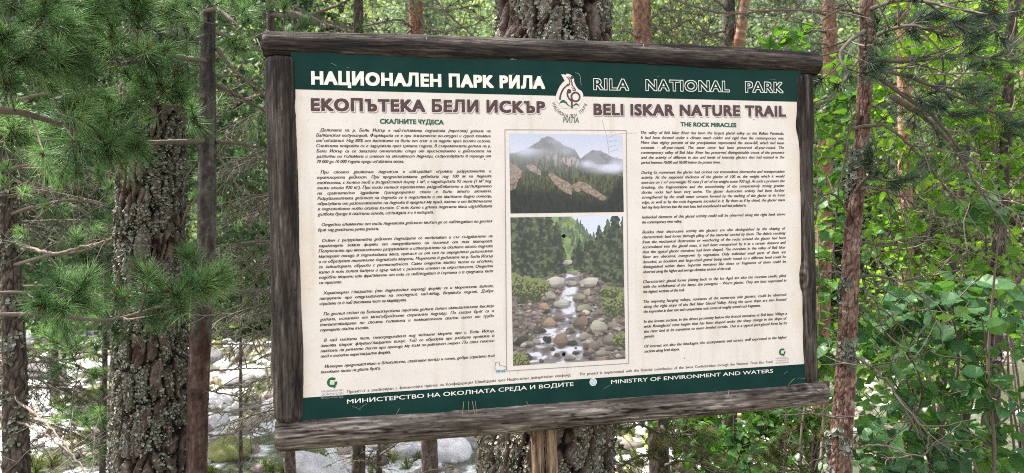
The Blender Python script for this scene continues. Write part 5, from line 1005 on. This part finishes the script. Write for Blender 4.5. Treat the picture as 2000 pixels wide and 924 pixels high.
bush('hazel_bush', 'second hazel bush close behind the nearest one, low at the lower right', P(1900, 924, 4.2), vol((1760, 700, 4.3, (.5, .4, .3), 34), (1920, 720, 4.2, (.4, .4, .3), 26), (1700, 840, 4.1, (.35, .4, .25), 26), (1850, 880, 4.0, (.45, .4, .18), 26)), 511, .07, 7, HZ, r0=.010)
# leaning stems
for rows, d0, lb in (([(1870, 960, 4.4), (1885, 800, 4.4), (1900, 720, 4.4), (1960, 590, 4.4), (2010, 520, 4.4)], .026, 'dark leaning stem rising to the right edge over the pale bank'), ([(1830, 960, 5.0), (1850, 620, 5.2), (1885, 320, 5.4), (1905, 220, 5.4), (1950, 110, 5.5), (2000, -20, 5.6)], .030, 'crooked dark stem leaning towards the upper right corner')):
    q = smooth_path(px(*rows), 40); g0 = q[0].copy(); g0[2] = float(H(g0[0], g0[1])) - .1; q = np.concatenate([[g0], q]); t = thing('sapling', lb, 'tree', (g0[0], g0[1], g0[2] + .1)); m = MB(); m.tube(q, np.linspace(d0, d0*.55, 41)*(1 + .12*np.sin(np.arange(41)*1.3)), 10, 0, .35 + .3*np.random.RandomState(3).rand(41)); m.build('trunk', M_DARKBARK, t)
    bare_branch(t, [q[12], q[14] + (.2, 0, .25), q[14] + (.45, .1, .3)], 77, .008, .002, 6, .4, M_TWIG); bare_branch(t, [q[20], q[21] + (-.2, 0, .2), q[21] + (-.4, .1, .5)], 78, .008, .002, 6, .4, M_TWIG); bare_branch(t, [q[28], q[29] + (.2, 0, .1), q[30] + (.35, .1, .1)], 79, .007, .002, 5, .35, M_TWIG)

# ------------------------------------------------------------------ boulders in and beside the stream
M_ROCK = {}
for nm, st in (('grey', [(.2, (.09, .085, .08)), (.5, (.23, .22, .21)), (.8, (.38, .365, .345))]), ('pink', [(.2, (.12, .085, .075)), (.5, (.28, .215, .195)), (.8, (.42, .36, .33))]), ('white', [(.2, (.28, .275, .27)), (.5, (.52, .51, .505)), (.8, (.68, .67, .665))]), ('mossy', [(.2, (.08, .09, .02)), (.5, (.19, .20, .06)), (.8, (.32, .31, .18))]), ('wet', [(.2, (.03, .025, .022)), (.5, (.10, .075, .06)), (.8, (.2, .16, .13))])):
    M_ROCK[nm] = m_tint(nm + '_rock', st, .75 if nm != 'wet' else .35, .9, 3.5, spec=.3, bump=.5, bscale=14)
def rock_mesh(seed, mat):
    n, k = 18, 28; ph = np.linspace(-np.pi/2, np.pi/2, n); th = np.arange(k)/k*2*np.pi; A, T = np.meshgrid(ph, th, indexing='ij'); d = np.stack([np.cos(A)*np.cos(T), np.cos(A)*np.sin(T), np.sin(A)], -1)
    r = .8 + .75*(fbm(d*1.3 + seed*3.7, 3, seed) - .5) + .18*(fbm(d*5, 3, seed + 4) - .5); rs = np.random.RandomState(seed)
    for q in range(7): nn = unit(rs.normal(size=3)); c = .48 + .22*rs.rand(); dt = d @ nn; r = np.where(dt*r > c, c/np.maximum(dt, .05)*.9 + r*.1, r)
    m = MB(); m.add(d*r[..., None]*np.array((1, .85, .62)), grid_faces(n, k, True), 0, .5); return m.build('boulder', mat)
RL = {'grey': 'grey granite boulder among the stones of the stream', 'pink': 'pinkish boulder among the stones of the stream', 'white': 'bleached white boulder among the stones of the stream', 'mossy': 'yellow mossy boulder among the stones of the stream', 'wet': 'dark wet boulder standing in the white water'}
rs = np.random.RandomState(12); proto = {}
for i in range(295):
    nm = rs.choice(['grey', 'pink', 'white', 'mossy', 'wet'], p=[.26, .18, .34, .14, .08]); v = rs.randint(3); y = 8.2 + 14*rs.rand()**1.3; x = rs.uniform(-.74, .74)*y; s = (.10 + .36*rs.rand()**2.4)*(.8 + y/26)
    loc = (x, y, RIVER_Z - .02 + s*.16*rs.rand())
    if x > .32*y: loc = (x, y, float(H(x, y)) + s*.2)
    if (nm, v) not in proto:
        o = proto[(nm, v)] = rock_mesh(int(rs.randint(1000)), M_ROCK[nm])
    else: o = proto[(nm, v)].copy(); COL.objects.link(o)
    o.location = loc; o.scale = (s*(.8 + .5*rs.rand()), s*(.8 + .4*rs.rand()), s*(.7 + .5*rs.rand())); o.rotation_euler = (.25*rs.normal(), .25*rs.normal(), rs.rand()*6.28); tag(o, RL[nm], 'boulder', 'boulders of the stream bed')

# small stones nobody could count, over the bed and between the boulders
rs = np.random.RandomState(91); K = 6800; y = 7.4 + 15*rs.rand(K)**1.25; x = rs.uniform(-1.05, .95, K)*y; s = (.025 + .11*rs.rand(K)**2.6)*(.7 + y/26)
cl = noise2(x*.7, y*.7, 55, 3); keep = cl > .45; x, y, s = x[keep], y[keep], s[keep]; K = len(x); z = np.maximum(H(x, y), RIVER_Z - .03) + s*.15
n, k = 6, 8; A, T = np.meshgrid(np.linspace(-np.pi/2, np.pi/2, n), np.arange(k)/k*2*np.pi, indexing='ij'); dd = np.stack([np.cos(A)*np.cos(T), np.cos(A)*np.sin(T), np.sin(A)], -1).reshape(-1, 3)
rr = s[:, None]*(.75 + .5*rs.rand(K, n*k)); sc = np.stack([.8 + .5*rs.rand(K), .8 + .5*rs.rand(K), .45 + .3*rs.rand(K)], 1); V = np.stack([x, y, z], 1)[:, None] + rr[..., None]*dd[None]*sc[:, None]
F = (np.arange(K)*n*k)[:, None, None] + grid_faces(n, k, True)[None]; m = MB(); m.add(V.reshape(-1, 3), F.reshape(-1, 4), 0, np.repeat(rs.rand(K), n*k))
M_PEB = m_tint('mixed_stones', [(0, (.07, .055, .045)), (.2, (.20, .17, .15)), (.4, (.30, .23, .20)), (.6, (.22, .22, .09)), (.75, (.48, .465, .445)), (1, (.64, .63, .62))], .8, .25, 20, spec=.3)
o = m.build('pebbles', M_PEB); tag(o, 'small mixed stones strewn over the stream bed', 'stones', kind='stuff')
# tufts of bright grass and moss between the stones
rs = np.random.RandomState(92); K = 900; y = 8 + 14*rs.rand(K); x = rs.uniform(-.76, .8, K)*y; keep = noise2(x*.5, y*.5, 155, 3) > .52; x, y = x[keep], y[keep]; K = len(x); p = np.stack([x, y, np.maximum(H(x, y), RIVER_Z) + .0], 1)
m = MB(); needle_fan(m, p, np.tile((0, 0, 1.), (K, 1)) + .25*rs.normal(size=(K, 3)), .22, 46, rs, .010, .05, .9, .02, 0, 0, .5)
o = m.build('grass', m_tint('stream_grass', [(0, (.07, .10, .02)), (.5, (.16, .20, .04)), (1, (.30, .32, .09))], .6, 0, 1, .35)); tag(o, 'yellow green grass and moss between the stones of the stream', 'grass', kind='stuff')

# ------------------------------------------------------------------ the wood on the slope beyond the stream
def far_crown(t, seed, mat, h, rad, z0, ncl, per, leaf, shape, tr=.016):
    rs = np.random.RandomState(seed); cz = z0 + (h - z0)*rs.rand(ncl); f = (cz - z0)/(h - z0); prof = (np.sin(np.pi*np.clip(.12 + .86*f, 0, 1))**.7 if shape == 'round' else (1.02 - f)**.8*np.clip(f*9 + .35, 0, 1)); a = rs.rand(ncl)*6.283; rr = rad*prof*(.35 + .75*rs.rand(ncl)**.6); C = np.stack([rr*np.cos(a), rr*np.sin(a), cz], 1)
    N = ncl*per; sp = rad*(.20 if shape == 'round' else .17); p = np.repeat(C, per, 0) + rs.normal(size=(N, 3))*np.array((sp, sp, sp*.55)); d = unit(rs.normal(size=(N, 3)) + np.array((0, 0, .15))); s = unit(np.cross(d, rs.normal(size=(N, 3)))); l = leaf*(.5 + .9*rs.rand(N))[:, None]
    V = np.stack([p - d*l*.5, p + s*l*.38, p + d*l*.5, p - s*l*.38], 1).reshape(-1, 3); i = np.arange(N)*4; m = MB(); tt = np.repeat(np.clip(np.repeat(.2 + .6*rs.rand(ncl), per) + .25*rs.normal(size=N), 0, 1), 4)
    m.add(V + np.array(t.location), np.stack([i, i + 1, i + 2, i + 3], 1), 0, tt); m.build('crown', mat, t, smooth=False)
    m = MB(); b = np.array(t.location); q = b + np.array([(0, 0, -.3), (.05*rs.normal(), 0, h*.3), (.1*rs.normal(), .1*rs.normal(), h*.6), (.15*rs.normal(), 0, h*.92)]); m.tube(smooth_path(q, 16), np.linspace(h*tr, h*.004, 16), 9, 0, rs.rand(16))
    for k in range(0, ncl, 5): c = b + C[k]; z = max(z0*.7, C[k][2] - rad*.35); m.tube(smooth_path([b + (0, 0, z), (b + (0, 0, z) + c)/2 + (0, 0, .1), c], 6), np.linspace(h*.005, h*.0015, 6), 4, 0, .4, False)
    return m
WOOD = 'trees of the wood beyond the stream'; protos = []
for k, (nm, lb, mat, bark, h, rad, z0, ncl, per, leaf, shp) in enumerate((('broadleaf_tree', 'light green leafy tree in the sunlit wood beyond the stream', M_FAR_A, M_DARKBARK, 8.5, 2.6, 1.0, 90, 110, .15, 'round'), ('broadleaf_tree', 'light green leafy tree in the sunlit wood beyond the stream', M_FAR_A, M_DARKBARK, 6.5, 2.3, .4, 80, 110, .14, 'round'), ('pine_tree', 'blue green pine in the wood beyond the stream', M_FAR_B, M_ORANGE, 11, 2.4, 2.2, 100, 110, .13, 'round'), ('conifer_tree', 'green pointed conifer in the wood beyond the stream', M_FAR_B, M_ORANGE, 9.5, 2.0, .8, 110, 100, .12, 'cone'), ('low_shrub', 'bright low shrub on the far bank of the stream', M_FAR_A, M_DARKBARK, 2.2, 1.4, .05, 50, 90, .11, 'round'))):
    t = thing(nm, lb, 'shrub' if 'shrub' in nm else 'tree', (0, 0, 0), 'shrubs of the far bank' if 'shrub' in nm else WOOD); m = far_crown(t, 600 + k, mat, h, rad, z0, ncl, per, leaf, shp); m.build('trunk', bark, t); protos.append(t)
SPL = ['tall dark spruce on the near bank, left of the thick left trunk', 'dark spruce on the near bank seen between the two left trunks', 'tall dark spruce on the near bank just left of the board', 'dark spruce at the left edge of the near bank', 'dark spruce on the near bank behind the upper left boughs']
for k, (pxx, dd_, h, rad) in enumerate(((215, 10.5, 9.5, 1.9), (345, 12.0, 10, 1.8), (575, 9.5, 9, 1.7), (30, 9.0, 9, 1.7), (110, 13, 10, 2.0))):
    x = (pxx - 1000)/FPX*dd_; t = thing('spruce_tree', SPL[k], 'tree', (x, dd_, float(H(x, dd_)) - .05), 'dark spruces of the near bank'); m = far_crown(t, 680 + k, M_SPRUCE, h, rad, 2.3 + .15*k, 120, 120, .085, 'cone', .0085); m.build('trunk', M_DARKBARK, t)
rs = np.random.RandomState(44); used = set()
def plant(k, x, y, sc):
    loc = (x, y, float(H(x, y)) - .05); r = rs.rand()*6.28
    if k not in used: o = protos[k]; used.add(k); o.location = loc; o.rotation_euler = (0, 0, r); o.scale = (sc,)*3
    else: dup(protos[k], loc, r, sc)
for row, (y0, y1, n) in enumerate(((22.0, 25, 28), (25.5, 30, 36), (31, 37, 42), (39, 48, 46), (50, 66, 56), (70, 95, 50))):
    for i in range(n):
        y = rs.uniform(y0, y1); x = (-1.3 + 2.45*(i + rs.rand())/n)*y; plant(int(rs.choice([0, 1, 2, 3], p=[.3, .25, .27, .18])), x, y, rs.uniform(.75, 1.15)*(1 if row < 4 else 1.25))
for i in range(84):
    y = rs.uniform(20.6, 27); plant(4, rs.uniform(-1.2, 1.05)*y, y, rs.uniform(.4, 1.0))
